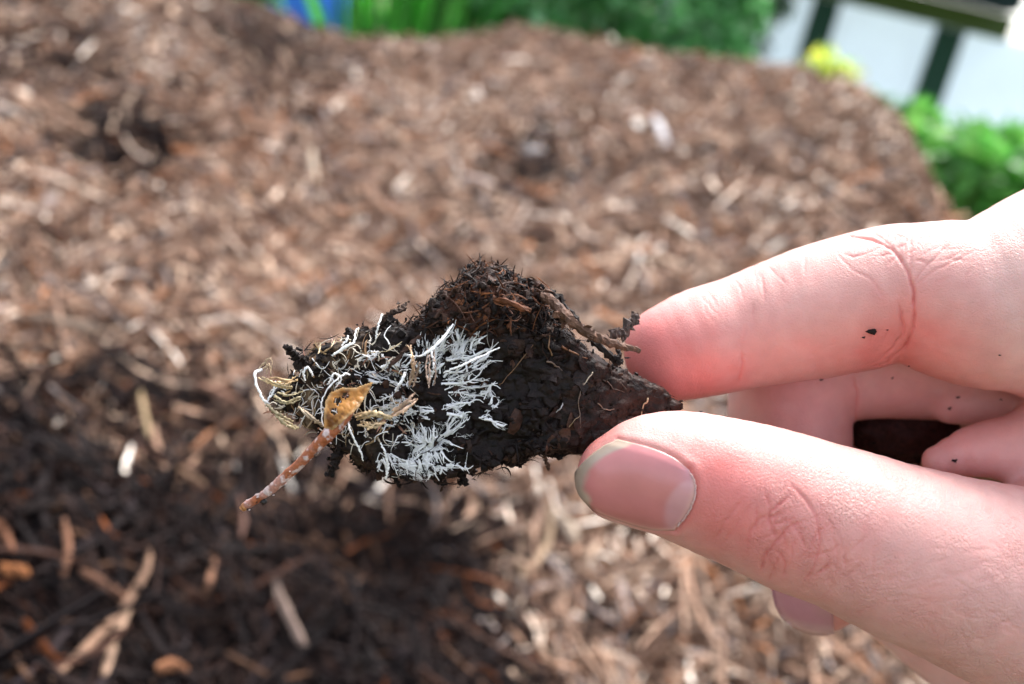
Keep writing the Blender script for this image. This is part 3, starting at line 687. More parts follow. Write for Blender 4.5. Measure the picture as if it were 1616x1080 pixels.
uq, vq = np.meshgrid(np.linspace(0, 2 * math.pi, 72, endpoint=False), np.linspace(.02, math.pi - .02, 40), indexing='ij')
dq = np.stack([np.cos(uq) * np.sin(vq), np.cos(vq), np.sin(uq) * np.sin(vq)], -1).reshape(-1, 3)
Vq = loc(1428, 680, 33) + dq * np.array([8.2, 5.2, 4.0]) * (1 + .22 * fbm(dq * 2.2, 4, 140) + .05 * vnoise(dq * 14, 141))[:, None]  # added dark lump fills the palm hollow, standing in for its deep shade
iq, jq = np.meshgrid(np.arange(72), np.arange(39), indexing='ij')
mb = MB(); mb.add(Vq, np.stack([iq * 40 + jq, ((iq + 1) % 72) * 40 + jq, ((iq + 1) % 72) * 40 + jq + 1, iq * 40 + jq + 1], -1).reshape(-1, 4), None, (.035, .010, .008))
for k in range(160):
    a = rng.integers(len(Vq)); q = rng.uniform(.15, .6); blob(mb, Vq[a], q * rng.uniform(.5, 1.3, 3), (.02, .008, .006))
o = mb.build('hollow_shade_lump', M_crumb, local=True); tag(o, 'dark lump added for the shade of the hollow between the curled fingers and the thumb', 'shade filler')

# ------------------------------------------------------------------ the held chunk of rotted wood
CH = [(1074, 638), (1040, 610), (1000, 592), (965, 578), (937, 562), (905, 536), (868, 507), (848, 474), (838, 452), (828, 464), (812, 458), (795, 441), (770, 434), (745, 437), (736, 456), (712, 460), (698, 474), (682, 492), (668, 512), (640, 520), (600, 528), (560, 530), (520, 542), (490, 560), (470, 590), (440, 610), (430, 640),
      (455, 658), (500, 672), (530, 700), (565, 735), (620, 750), (690, 750), (760, 735), (820, 728), (880, 716), (940, 715), (1000, 695), (1060, 660)]
CHp = np.array(CH, float)
def chunk(P):
    D = -P[:, 2]; px = 808 + P[:, 0] / D * FPX; py = 540 - P[:, 1] / D * FPX
    d2 = polysd(px, py, CHp) / 12.0
    zc = -(143.5 + 2.2 * sst(900, 1060, px) + 1.5 * sst(560, 440, px))
    # front face: hump in the middle, thin at the fingers and at the left
    h = 1.6 + 3.2 * sst(1060, 820, px) * sst(430, 640, px) + 1.2 * np.exp(-((px - 760) / 110) ** 2 - ((py - 480) / 60) ** 2)
    zz = np.abs(P[:, 2] - zc) - h
    r = 1.5; a = np.maximum(d2 + r, 0); b = np.maximum(zz + r, 0)
    d = np.sqrt(a * a + b * b) - r + np.minimum(np.maximum(d2 + r, zz + r), 0)
    smoothbark = sst(830, 930, px)
    n1 = fbm(P / 3.2, 4, 11); n2 = fbm(P * np.array([.35, 1.1, .8]), 3, 19); n3 = np.abs(vnoise(P * np.array([.5, 1.3, 1.2]) + 5, 23))
    n4 = np.abs(fbm(P * np.array([.42, .30, .4]) + 9, 2, 29)); n5 = vnoise(P / .7, 37)
    return d + (1.9 * n1) * (1 - .65 * smoothbark) + .55 * n2 + .5 * (1 - smoothbark) * (0.5 - n3) + .55 * (1 - sst(0, .10, n4)) + .12 * n5
V, F = isosurface(chunk, (-36, -21, -156), (24, 12, -132), 0.24, band=2.2)
Dz = -V[:, 2]; px = 808 + V[:, 0] / Dz * FPX; py = 540 - V[:, 1] / Dz * FPX
nz = fbm(V / 2.5, 4, 44)[:, None]
c = np.array([.009, .0045, .0035]) * np.ones((len(V), 1))
top = np.exp(-((px - 770) / 100) ** 2 - ((py - 475) / 42) ** 2)[:, None]; c = c + (np.array([.085, .028, .014]) - c) * top * sst(-.2, .4, nz)
rt = (sst(860, 960, px))[:, None]; c = c + (np.array([.034, .014, .009]) - c) * rt * (.6 + .4 * nz)
lf = sst(620, 500, px)[:, None] * sst(-.35, .25, nz); c = c + (np.array([.13, .085, .05]) - c) * lf * .8
cb = L2W(loc(760, 620, 2))
ch = empty('wood_chunk', cb, 'dark rotted bark chunk with white fungus threads and a twig, held between the fingertips', 'wood chunk')
mk('bark_slab', L2W(V), F, M_rot, ch, col=c)
Nc = np.zeros_like(V); fn = np.cross(V[F[:, 2]] - V[F[:, 0]], V[F[:, 3]] - V[F[:, 1]])
for k in range(4): np.add.at(Nc, F[:, k], fn)
Nc /= np.linalg.norm(Nc, axis=1)[:, None] + 1e-12
CV, CN, CPX, CPY = V, Nc, px, py

# crumbs and shreds all over it
def crumbset(sel, n, smin_, smax, cols, out):
    ids = rng.choice(np.where(sel)[0], n); mb = MB()
    for a in ids:
        s = smin_ * (smax / smin_) ** rng.uniform(0, 1) ** 2.0
        blob(mb, CV[a] + CN[a] * s * rng.uniform(0, out), s * rng.uniform(.45, 1.2, 3), cols[rng.integers(len(cols))] * rng.uniform(.6, 1.5), .4)
    return mb
dark = np.array([[.007, .004, .0035], [.011, .006, .005], [.018, .009, .006], [.038, .017, .010]])
rust = np.array([[.05, .02, .012], [.10, .035, .015], [.16, .055, .02], [.02, .012, .01]])
notright = CPX < 900
clump = fbm(CV / 2.2, 3, 55); left = (CPX < 690) | (CPY < 535) | (CPY > 700) & (CPX < 860)
mb = crumbset(notright & left & (clump > -.05), 2600, .07, .75, dark, 1.2)
mbx = crumbset(notright & ~left & (clump > .12), 420, .06, .40, dark, .7); mb.add(np.vstack(mbx.V), None, np.vstack(mbx.F3), np.vstack(mbx.C))
mb2 = crumbset(CPX >= 880, 350, .10, .38, dark, .8)
mb.V += []; o = mb.build('humus_crumbs', M_crumb, ch, local=True, smooth=False); o['kind'] = 'stuff'
o = mb2.build('bark_grit', M_crumb, ch, local=True, smooth=False); o['kind'] = 'stuff'
topsel = (CPY < 520) & (CPX > 670) & (CPX < 880)
mb = crumbset(topsel, 2000, .07, .62, np.vstack([rust, dark, dark]), 1.8)
def shreds(mb, sel, n, L0, L1, r0_, r1_, cols, out, align=None, ang=.6):
    for a in rng.choice(np.where(sel)[0], n):
        L = rng.uniform(L0, L1); nn = CN[a]
        if align is None: d = rng.normal(size=3)
        else: d = np.array(align) + rng.normal(0, ang, 3)
        d = d - nn * (d @ nn) * .93; d /= np.linalg.norm(d) + 1e-9
        s = np.linspace(-.5, .5, 6)[:, None]; k = np.cross(d, nn)
        P = CV[a] + nn * rng.uniform(0, out) + d * s * L + k * (s ** 2) * L * rng.normal(0, .5) + nn * (s ** 2) * L * rng.normal(0, .4)
        r = rng.uniform(r0_, r1_); tube(mb, P, r * np.array([.4, .9, 1, 1, .8, .25]), 4, cols[rng.integers(len(cols))] * rng.uniform(.6, 1.4), flat=.5, rough=.25, hint=nn)
shreds(mb, topsel, 420, 1.0, 5.5, .04, .15, np.vstack([rust, rust, dark]), 1.6)
o = mb.build('rusty_crumb_clump', M_crumb, ch, local=True, smooth=False); o['kind'] = 'stuff'; o['label'] = 'rust brown crumbly clump on top'
mb = MB(); shreds(mb, notright & left & (clump > -.1), 750, .6, 4.2, .03, .16, dark, 1.0); shreds(mb, ((CPY > 715) | (CPY < 540)) & (CPX < 880), 260, .6, 2.6, .04, .22, dark, 1.3)
shreds(mb, CPX > 860, 160, .8, 4.0, .03, .09, dark, .3, (1, -.5, 0), .4)
o = mb.build('dark_fibres', M_crumb, ch, local=True, smooth=False); o['kind'] = 'stuff'

# ragged bits that break the outline
def rag(name, rows, col, rough=.35, sides=6, crumb=0, mat=M_crumb, n=None, label=None, ccol=None):
    """rows px,py,depth,r_px"""
    q = limb(rows, n or max(8, len(rows) * 5)); mb = MB(); P = q[:, :3] + rng.normal(0, .05, (len(q), 3))
    tube(mb, P, q[:, 3], sides, np.array(col) * rng.uniform(.7, 1.35, (len(q), 1)), rough=rough)
    for k in range(crumb):
        a = rng.integers(len(q)); s = q[a, 3] * rng.uniform(.15, .75) + .05
        blob(mb, P[a] + rng.normal(0, q[a, 3] * .9, 3), s * rng.uniform(.3, 1.5, 3), np.array(ccol if ccol is not None else col) * rng.uniform(.5, 1.5), .4)
    o = mb.build(name, mat, ch, local=True, smooth=mat is not M_crumb)
    if label: o['label'] = label
    return o
BR = (.075, .036, .022); DK = (.012, .007, .0055)
rag('side_twig', [(818, 436, 0, 3), (826, 455, -1, 6), (850, 468, -2, 8), (872, 476, -4, 7), (890, 496, -5, 9), (915, 517, -5, 8), (945, 534, -5, 7.5), (975, 545, -4, 6.5), (1011, 554, -3, 4)], (.10, .052, .034), .18, 8, 26, label='rough brown twig lying along the upper right edge', n=44)
rag('root_fragment', [(865, 458, -1, 3), (880, 470, -1, 5), (902, 498, -2, 6), (930, 530, -2, 5), (960, 560, -2, 6), (978, 568, -2, 5)], DK, .35, 6, 26)
rag('root_fragment', [(965, 530, 1, 6), (985, 522, 2, 9), (1000, 505, 3, 7), (1008, 498, 3, 3)], (.10, .07, .06), .4, 6, 24)
rag('root_fragment', [(975, 545, -1, 3), (978, 565, -2, 4), (972, 573, -2, 5), (984, 568, -2, 3)], DK, .4, 6, 8)
rag('root_fragment', [(735, 434, 0, 3), (755, 438, -1, 8), (775, 445, -1, 9), (786, 440, 0, 3)], DK, .45, 6, 26)
rag('root_fragment', [(815, 470, -2, 5), (822, 450, -1, 6), (818, 434, 0, 3)], DK, .45, 6, 16)
rag('root_fragment', [(838, 474, -2, 5), (846, 458, -1, 5), (856, 452, 0, 3)], DK, .45, 6, 14)
rag('root_fragment', [(672, 520, -1, 6), (676, 500, -1, 8), (688, 480, -1, 7), (696, 470, 0, 3)], DK, .45, 6, 26)
rag('root_fragment', [(848, 462, 0, 3), (854, 480, -2, 3), (858, 500, -3, 3), (866, 498, -3, 2)], BR, .3, 5, 5)
rag('root_fragment', [(450, 545, -1, 3), (458, 553, -1, 6), (470, 566, -1, 7), (486, 575, -1, 7), (500, 590, -1, 6)], DK, .45, 6, 26)
rag('root_fragment', [(548, 518, 0, 3), (553, 532, -1, 6), (546, 548, -1, 6)], DK, .45, 6, 18)
rag('root_fragment', [(565, 522, 0, 5), (580, 530, 0, 7), (600, 528, 0, 6)], DK, .45, 6, 20)
rag('root_fragment', [(642, 478, 1, 2), (634, 488, 0, 4), (615, 495, 0, 4), (605, 505, 0, 3), (596, 525, 0, 4)], (.06, .035, .025), .35, 6, 14)
rag('root_fragment', [(612, 522, 0, 4), (622, 514, -1, 8), (636, 517, 0, 4)], DK, .45, 6, 16)
rag('root_fragment', [(648, 512, 0, 3), (652, 528, -1, 5), (640, 545, -1, 5), (620, 565, -2, 4)], DK, .35, 6, 12)
rag('root_fragment', [(690, 520, -3, 4), (660, 535, -4, 4), (632, 560, -5, 4), (610, 585, -5, 3)], (.045, .022, .015), .3, 6, 8)
rag('root_fragment', [(536, 700, -2, 4), (532, 720, -2, 7), (526, 738, -1, 6), (520, 748, -1, 3)], DK, .4, 6, 20)
rag('root_fragment', [(622, 750, 0, 4), (628, 762, 0, 3), (632, 770, 0, 1.5)], DK, .4, 5, 6)
rag('root_fragment', [(728, 745, 0, 5), (731, 757, 0, 6), (724, 765, 0, 3)], DK, .45, 5, 12)
rag('root_fragment', [(685, 750, 0, 6), (690, 757, 0, 4)], DK, .45, 5, 8)
rag('root_fragment', [(858, 720, -1, 3), (864, 732, -1, 3), (866, 742, -1, 2.5)], BR, .35, 5, 3)
rag('root_fragment', [(875, 716, 0, 4), (884, 722, 0, 4), (890, 718, 0, 2)], DK, .4, 5, 5)
rag('root_fragment', [(752, 462, -4, 3), (790, 474, -6, 5), (838, 490, -6, 4)], (.13, .045, .02), .25, 6, 6, label='rust coloured splinter in the clump')
rag('root_fragment', [(700, 468, -3, 3), (725, 478, -5, 5), (760, 486, -5, 4)], (.16, .06, .025), .25, 6, 4, label='rust coloured splinter in the clump')
# thin irregular plates of bark lifting off the face
def flake(cx, cy, rpx, col, tilt):
    k = 9; a = np.linspace(0, 2 * math.pi, k, endpoint=False) + rng.uniform(0, 6); st = rng.uniform(.45, 1, 1)[0]; ro = rng.uniform(0, 3.14)
    rr_ = rpx * rng.uniform(.55, 1.15, k); ex, ey = np.cos(a) * rr_, np.sin(a) * rr_ * st
    pts = np.stack([cx + ex * math.cos(ro) - ey * math.sin(ro), cy + ex * math.sin(ro) + ey * math.cos(ro)], -1)
    P = cast(chunk, np.vstack([pts, [[cx, cy]]]), 110, 165); n = grad(chunk, P[-1:], .6)[0]
    lf = .12 + (P - P[-1]) @ np.cross(n, tilt) * .35; lf = np.clip(lf, .0, 1.0)
    P = P + n * lf[:, None]; Q = P - n * .18; mb = MB()
    F3 = [[i, (i + 1) % k, k] for i in range(k)] + [[k + 1 + (i + 1) % k, k + 1 + i, 2 * k + 1] for i in range(k)]
    F4 = [[(i + 1) % k, i, k + 1 + i, k + 1 + (i + 1) % k] for i in range(k)]
    mb.add(np.vstack([P, Q]), F4, F3, np.array(col) * rng.uniform(.8, 1.2)); mb.build('bark_flake', M_rot, ch, local=True, smooth=False)
for k in range(46):
    x_, y_ = rng.uniform(700, 1030), rng.uniform(530, 715)
    if polysd(np.array([x_]), np.array([y_]), CHp)[0] > -14: continue
    flake(x_, y_, rng.uniform(8, 26), [(.012, .007, .006), (.025, .012, .009), (.045, .02, .013), (.016, .010, .009)][rng.integers(4)], rng.normal(size=3))
# bare pale hairs
def onsurf(pts, liftmm, n):
    P = cast(chunk, spline(np.array(pts, float), n), 110, 165); return P + grad(chunk, P) * np.broadcast_to(np.asarray(liftmm, float), (n,))[:, None]
def hair(pts, rpx, col, lift=.25, n=12, name='root_hair'):
    P = onsurf(pts, lift, n); mb = MB(); P[1:-1] = (P[:-2] + P[1:-1] * 2 + P[2:]) / 4
    tube(mb, P, rmm(rpx) * np.linspace(1, .5, n), 5, col); return mb.build(name, M_twig, ch, local=True)
for pts, r, col in [([(846, 515), (842, 540), (820, 570), (798, 595), (790, 610)], 1.1, (.20, .10, .05)), ([(934, 588), (925, 600), (917, 612)], 1.3, (.45, .36, .26)), ([(917, 605), (914, 640), (915, 690)], 1.3, (.16, .10, .07)),
                    ([(1022, 628), (1014, 640), (1011, 658)], 1.6, (.42, .26, .15)), ([(942, 636), (955, 648), (968, 644)], 1.2, (.22, .13, .09)), ([(885, 548), (905, 558), (925, 566)], 2, (.2, .08, .035)), ([(872, 655), (885, 642), (890, 636)], 1.5, (.45, .42, .42)),
                    ([(895, 675), (905, 665), (912, 658)], 1.2, (.3, .18, .1)), ([(865, 570), (880, 580), (890, 592)], 1.8, (.16, .10, .07)), ([(768, 505), (769, 530), (772, 552)], .8, (.4, .35, .3)),
                    ([(870, 560), (866, 545), (868, 525)], 1.6, (.18, .09, .04)), ([(842, 478), (850, 490), (852, 505)], 1.2, (.5, .4, .3)), ([(950, 600), (962, 612), (985, 618)], 1.0, (.12, .07, .05))]:
    hair(pts, r, col)

# white fungus: feathery fronds creeping over the wood
WH = np.array([.94, .92, .91]); CR = np.array([.80, .70, .55])
def frond(mb, x, y, ang, L, wpx=2.6, barbs=10, spread=.55, curve=.15, col=WH, lift=(.15, .8)):
    n = 10; s = np.linspace(0, 1, n); cv = rng.normal(0, curve)
    th = ang + cv * s; X_ = x + np.cumsum(np.cos(th)) * L / n; Y_ = y - np.cumsum(np.sin(th)) * L / n
    lf = lift[0] + (lift[1] - lift[0]) * np.sin(s * 2.4) * rng.uniform(.5, 1)
    jobs = [(np.stack([X_, Y_], -1), wpx * (1.05 - .8 * s), lf)]
    for k in range(barbs):
        t = rng.uniform(.1, .85); a = int(t * (n - 1)); sg = rng.choice([-1, 1]); l = L * rng.uniform(.18, .42) * (1.1 - t)
        q = np.linspace(0, 1, n); tb = th[a] + sg * spread * rng.uniform(.5, 1.2) - sg * .25 * q
        jobs.append((np.stack([X_[a] + np.cumsum(np.cos(tb)) * l / n, Y_[a] - np.cumsum(np.sin(tb)) * l / n], -1), wpx * .6 * (1.05 - .85 * q), np.full(n, lf[a]) + q * rng.uniform(-.1, .3)))
    return [(mb, p, r, l, col * rng.uniform(.9, 1.06)) for p, r, l in jobs]
def lay(jobs):
    pts = np.vstack([j[1] for j in jobs]); P = cast(chunk, pts, 110, 165); G = grad(chunk, P, .3); k = 0
    for mb, p, r, l, col in jobs:
        n = len(p); Q = P[k:k + n] + G[k:k + n] * l[:, None]; k += n
        for _ in range(3): Q[1:-1] = (Q[:-2] + 2 * Q[1:-1] + Q[2:]) / 4
        tube(mb, Q, r * rmm(1) * .5, 4, col, rough=.08, cap=False)
rad = math.radians
FANS = [  # (name, list of (x,y,angle deg,length)) photo pixels
    ('star fungus', [(676 + rng.normal(0, 4), 705 + rng.normal(0, 4), a + rng.uniform(-8, 8), rng.uniform(22, 66)) for a in range(0, 360, 17)]),
    ('lower edge', [(610, 715, -20, 80), (615, 722, -35, 70), (630, 735, 0, 90), (655, 740, 5, 90), (700, 735, 10, 50), (608, 708, -60, 40), (640, 742, 20, 60), (690, 738, 170, 70), (612, 750, 100, 40)]),
    ('upper left frond', [(660, 580, 60, 50), (668, 575, 50, 60), (690, 560, 58, 62), (676, 560, 95, 40), (694, 548, 50, 48), (664, 590, 120, 30), (680, 585, 75, 65), (655, 570, 75, 45), (672, 590, 35, 50), (698, 556, 85, 40)]),
    ('upper right frond', [(712, 560, 65, 55), (720, 562, 45, 62), (735, 570, 35, 58), (730, 585, 30, 70), (700, 580, 25, 75), (722, 555, 100, 40), (740, 555, 60, 45), (750, 580, 25, 44), (745, 548, 30, 30), (712, 575, 50, 60), (728, 560, 80, 36)]),
    ('middle fans', [(690, 610, 15, 75), (700, 620, 0, 70), (695, 600, 30, 62), (705, 635, -5, 60), (760, 662, -5, 42), (765, 650, 20, 26), (770, 622, 70, 26), (755, 625, 30, 36), (700, 640, -20, 45), (690, 650, 180, 55), (740, 610, 5, 50), (715, 612, 10, 60), (770, 640, 55, 22), (700, 655, 10, 45), (680, 660, 160, 40), (705, 690, 40, 50), (700, 680, 60, 40)]),
    ('left fans', [(640, 600, 150, 50), (650, 610, 170, 60), (640, 630, 190, 50), (620, 590, 120, 34), (630, 585, 30, 36), (600, 580, 10, 40), (655, 640, 180, 60), (610, 600, 160, 45), (560, 570, 20, 50), (570, 600, -10, 40), (645, 660, 170, 40), (590, 665, 0, 50), (600, 655, 20, 55)])]
for nm, L in FANS:
    mb = MB(); jobs = []
    for (x, y, a, l) in L:
        jobs += frond(mb, x, y, rad(a), l, wpx=rng.uniform(3.0, 5.6), barbs=int(l / 7))
        for q in range(1): jobs += frond(mb, x + rng.normal(0, 9), y + rng.normal(0, 9), rad(a + rng.normal(0, 30)), l * rng.uniform(.3, .8), wpx=rng.uniform(.6, 1.1), barbs=int(l / 7), lift=(.05, .4))
        for q in range(1): jobs += frond(mb, x + rng.normal(0, 5), y + rng.normal(0, 5), rad(a + rng.normal(0, 14)), l * rng.uniform(.5, .9), wpx=rng.uniform(1.2, 2.6), barbs=int(l / 5))
    lay(jobs); mb.build('mycelium_fan', M_myc, ch, local=True)
# thin film of fungus and creamy threads tangled at the left end
mb = MB(); jobs = []
for k in range(230):
    x, y = rng.uniform(430, 660), rng.uniform(540, 700)
    if polysd(np.array([x]), np.array([y]), CHp)[0] > -4: continue
    cc = WH if rng.uniform() < .5 else CR * rng.uniform(.5, 1.1)
    a0, L0 = rng.uniform(0, 6.28), rng.uniform(10, 34); n = 9; th = a0 + rng.normal(0, 1.1) * np.linspace(0, 1, n) * 2
    jobs.append((mb, np.stack([x + np.cumsum(np.cos(th)) * L0 / n, y + np.cumsum(np.sin(th)) * L0 / n], -1), rng.uniform(1.0, 2.8) * np.linspace(1, .4, n), rng.uniform(.1, .9) + .4 * np.sin(np.linspace(0, 3, n)), cc))
lay(jobs); o = mb.build('tangled_threads', M_myc, ch, local=True); o['kind'] = 'stuff'; o['label'] = 'cream and white threads tangled at the left end'
# bold white strands
for rows in [[(594, 536, -3, 2), (598, 515, -4, 2.5), (604, 498, -3, 2.5)], [(525, 560, -4, 3), (545, 548, -5, 3.5), (558, 540, -5, 3), (562, 522, -3, 2.4), (565, 518, -2, 1.5)], [(540, 545, -4, 2), (548, 536, -4, 2), (550, 530, -3, 1.5)],
             [(426, 640, -3, 2.5), (416, 630, -4, 3.4), (404, 608, -4, 3.5), (403, 590, -3, 3.2), (412, 582, -2, 3)], [(420, 636, -3, 2), (430, 620, -3, 2.4), (438, 602, -3, 2)], [(482, 600, -5, 2.5), (478, 588, -6, 3.5), (486, 580, -6, 3.5), (495, 592, -5, 2.5)],
             [(510, 670, -7, 1.5), (508, 645, -7, 2.2), (512, 625, -7, 2.5), (528, 600, -7, 2.8), (545, 588, -6, 2.2), (552, 592, -6, 1.5)], [(625, 615, -7, 2.5), (632, 600, -8, 3), (640, 588, -7, 3)], [(640, 560, -6, 1.6), (665, 562, -8, 2), (690, 545, -8, 3), (715, 512, -6, 2)],
             [(550, 665, -5, 2), (556, 685, -6, 3), (568, 710, -5, 2.5), (575, 728, -4, 2)], [(516, 608, -6, 2), (528, 590, -7, 2.4), (540, 598, -7, 2), (530, 612, -6, 1.4)], [(680, 600, -7, 2.6), (684, 580, -8, 3), (680, 555, -7, 2)],
             [(600, 700, -6, 2), (608, 715, -6, 3), (612, 735, -5, 3.5), (610, 755, -4, 2)], [(700, 590, -8, 2), (745, 570, -9, 3.4), (788, 548, -7, 1.2)]]:
    rag('fungus_strand', [(a + rng.normal(0, 1), b + rng.normal(0, 1), d, r * rng.uniform(.45, .85)) for a, b, d, r in rows], (.93, .92, .91), .22, 6, 0, M_myc, n=26)
for rows, c_ in [([(410, 582, -2, 3), (418, 577, -2, 4), (424, 576, -2, 2), (425, 590, -2, 2)], (.55, .38, .22)), ([(412, 605, -3, 3), (430, 603, -3, 4), (450, 606, -3, 4), (465, 600, -2, 2)], (.55, .33, .10)), ([(410, 598, -3, 2), (440, 610, -3, 4), (462, 612, -3, 3)], (.62, .45, .2)),
                 ([(618, 655, -8, 3), (635, 645, -9, 7), (650, 632, -9, 4), (656, 626, -8, 2)], (.70, .42, .27)), ([(644, 540, -8, 2), (648, 560, -9, 3.4), (649, 582, -9, 2)], (.42, .22, .09)), ([(658, 575, -8, 3), (655, 595, -8, 4.5), (650, 612, -8, 2)], (.40, .22, .12)),
                 ([(676, 555, -8, 2), (678, 585, -9, 3.5), (678, 610, -9, 2)], (.50, .30, .22)), ([(560, 655, -7, 4), (590, 650, -8, 6), (620, 655, -8, 4)], (.66, .46, .22)), ([(565, 665, -7, 3), (585, 668, -8, 5), (605, 664, -7, 3)], (.72, .50, .26)), ([(430, 640, -4, 4), (445, 655, -5, 6), (468, 668, -4, 4)], (.38, .30, .13)), ([(436, 628, -4, 4), (455, 635, -5, 5), (478, 628, -5, 4)], (.42, .34, .16)), ([(470, 645, -4, 3), (490, 662, -5, 5), (505, 674, -4, 4)], (.45, .34, .22))]:
    for q in range(3):
        oy, ox = rng.normal(0, 5), rng.normal(0, 4); rag('straw_fibre', [(a + ox + rng.normal(0, 1.5), b + oy + rng.normal(0, 1.5), d + rng.normal(0, .3), r * rng.uniform(.22, .5)) for a, b, d, r in rows], (np.array(c_) * .6 + np.array([.42, .33, .24]) * .4) * rng.uniform(.7, 1.35), .3, 6, 3, M_twig, n=20)
mb = MB(); shreds(mb, (CPX < 640) & (CPY > 540) & (CPY < 700), 330, .8, 3.6, .04, .16, np.array([[.32, .2, .09], [.5, .38, .22], [.24, .13, .06], [.6, .5, .4], [.3, .14, .09]]), .8)
o = mb.build('pale_fibres', M_twig, ch, local=True, smooth=False); o['kind'] = 'stuff'
def m_tb(t, b):
    tc = N(t, 'ShaderNodeTexCoord'); nz = N(t, 'ShaderNodeTexNoise', Scale=750, Detail=5); t.links.new(tc.outputs['Object'], nz.inputs['Vector'])
    mr = N(t, 'ShaderNodeMapRange'); mr.inputs[1].default_value = .52; mr.inputs[2].default_value = .60; t.links.new(nz.outputs[0], mr.inputs[0])
    mx = N(t, 'ShaderNodeMix'); mx.data_type = 'RGBA'; mx.inputs[7].default_value = (.66, .50, .47, 1)
    t.links.new(b.inputs['Base Color'].links[0].from_socket, mx.inputs[6]); t.links.new(mr.outputs[0], mx.inputs[0]); t.links.new(mx.outputs[2], b.inputs['Base Color'])
    vary(t, b, 2200, .7, 1.25); bump(t, b, 1500, .0004, .8)
M_tb = material('mottled_twig_bark', .45, build=m_tb)
# twig with peeling, fungus-flecked bark
q = limb([(381, 804, -4, 4.5), (388, 798, -4, 6.5), (415, 782, -5, 7), (440, 762, -6, 8.5), (470, 735, -7, 8), (500, 704, -8, 9), (520, 684, -8.5, 11), (540, 664, -8.5, 10), (552, 650, -8, 7)], 60)
nzt = fbm(q[:, :3] / 1.6, 3, 50)
cc = np.array([.36, .10, .035])[None] * np.ones((60, 1)); pale = sst(-.12, .12, nzt)[:, None]; cc = cc + (np.array([.62, .42, .40]) - cc) * pale * .35
cc[:8] = np.array([.55, .24, .09]); mb = MB(); tube(mb, q[:, :3] + rng.normal(0, .03, (60, 3)), q[:, 3] * (1 + .08 * fbm(q[:, :3], 3, 9)), 12, cc, rough=.05)
for k in range(110):
    a = rng.integers(4, 58); blob(mb, q[a, :3] + rng.normal(0, 1, 3) * q[a, 3] * .62, rng.uniform(.05, .15, 3), [np.array([.7, .58, .56]), np.array([.2, .07, .03]), np.array([.02, .012, .01])][rng.integers(3)], .3)
blob(mb, loc(417, 792, -5), (.35, .5, .3), DK); blob(mb, loc(500, 715, -8), (.4, .4, .3), (.1, .05, .03))
o = mb.build('twig', M_tb, ch, local=True); o['label'] = 'orange brown twig flecked with white, poking down to the left'
# translucent amber leaf remnant with holes
LF = np.array([(512, 676), (511, 655), (513, 635), (522, 619), (540, 611), (560, 612), (576, 606), (589, 602), (586, 612), (576, 628), (568, 642), (556, 654), (540, 668), (525, 680)], float)
gx, gy = np.meshgrid(np.linspace(505, 595, 64), np.linspace(598, 684, 60), indexing='ij'); fx, fy = gx.ravel(), gy.ravel()
sdl = polysd(fx, fy, LF)
ins = sdl < 0
for hx, hy, hr in ((533, 634, 5), (545, 625, 4), (528, 650, 4.5)): ins &= ((fx - hx) ** 2 + (fy - hy) ** 2) > (hr * (1 + .3 * np.sin(5 * np.arctan2(fy - hy, fx - hx)))) ** 2
dd = -8.2 - .9 * np.cos((fx - 545) / 22) - .8 * np.sin((fy - 640) / 16) - .25 * fbm(np.stack([fx, fy, 0 * fx], -1) / 8, 3, 3)
Vl = np.stack([loc(a, b, d) for a, b, d in zip(fx, fy, dd)]); ii, jj = np.meshgrid(np.arange(63), np.arange(59), indexing='ij'); q4 = (ii * 60 + jj).ravel()
Fl = np.stack([q4, q4 + 60, q4 + 61, q4 + 1], -1); Fl = Fl[ins[Fl].all(1)]
n_ = fbm(np.stack([fx, fy, 0 * fx], -1) / 9, 4, 8)[:, None]; rim = sst(-7, -1, sdl)[:, None]
cl = np.array([.62, .30, .07]) + (np.array([.25, .09, .02]) - np.array([.62, .30, .07])) * sst(-.1, .5, n_); cl = cl + (np.array([.80, .58, .30]) - cl) * rim * .7
mb = MB(); mb.add(Vl, Fl, None, cl); o = mb.build('leaf_remnant', M_leaf, ch, local=True); o['label'] = 'amber leaf remnant with small holes at the root of the twig'
sm = o.modifiers.new('thickness', 'SOLIDIFY'); sm.thickness = .00012

# ------------------------------------------------------------------ plants behind the heap
def leaves(mb, C, n, rad3, size, cols, droop=.3, aspect=.45, shell=.5):
    u = rng.normal(size=(n, 3)); u /= np.linalg.norm(u, axis=1)[:, None]; r = rng.uniform(shell, 1, n) ** .6
    P = np.asarray(C) + u * r[:, None] * np.asarray(rad3) * (1 + .35 * fbm(u * 2.2 + np.asarray(C), 2, 3)[:, None])
    T = u + rng.normal(0, .6, (n, 3)); T[:, 2] -= droop; T /= np.linalg.norm(T, axis=1)[:, None]
    B = np.cross(T, rng.normal(size=(n, 3)) * .5 + np.array([0, 0, 1])); B /= np.linalg.norm(B, axis=1)[:, None]; Nn = np.cross(B, T)
    L = size * rng.uniform(.6, 1.3, n)[:, None]; W_ = L * aspect
    V = np.stack([P, P + T * L * .35 + B * W_ * .5 + Nn * L * .06, P + T * L * .35 - B * W_ * .5 + Nn * L * .06, P + T * L * .75 + B * W_ * .33, P + T * L * .75 - B * W_ * .33, P + T * L - Nn * L * .12], 1).reshape(-1, 3)
    b = (np.arange(n) * 6)[:, None]
    mb.add(V, np.vstack([b + np.array([[1, 3, 4, 2]])]), np.vstack([b + np.array([[0, 1, 2]]), b + np.array([[3, 5, 4]])]), np.repeat(1.4 * np.array([1.2, 1, 1]) * cols[rng.choice(len(cols), n)] * rng.uniform(.6, 1.4, (n, 1)), 6, 0))
GB = 1.2 * np.array([[.05, .22, .06], [.08, .30, .09], [.13, .38, .14], [.03, .12, .04], [.22, .46, .26]])
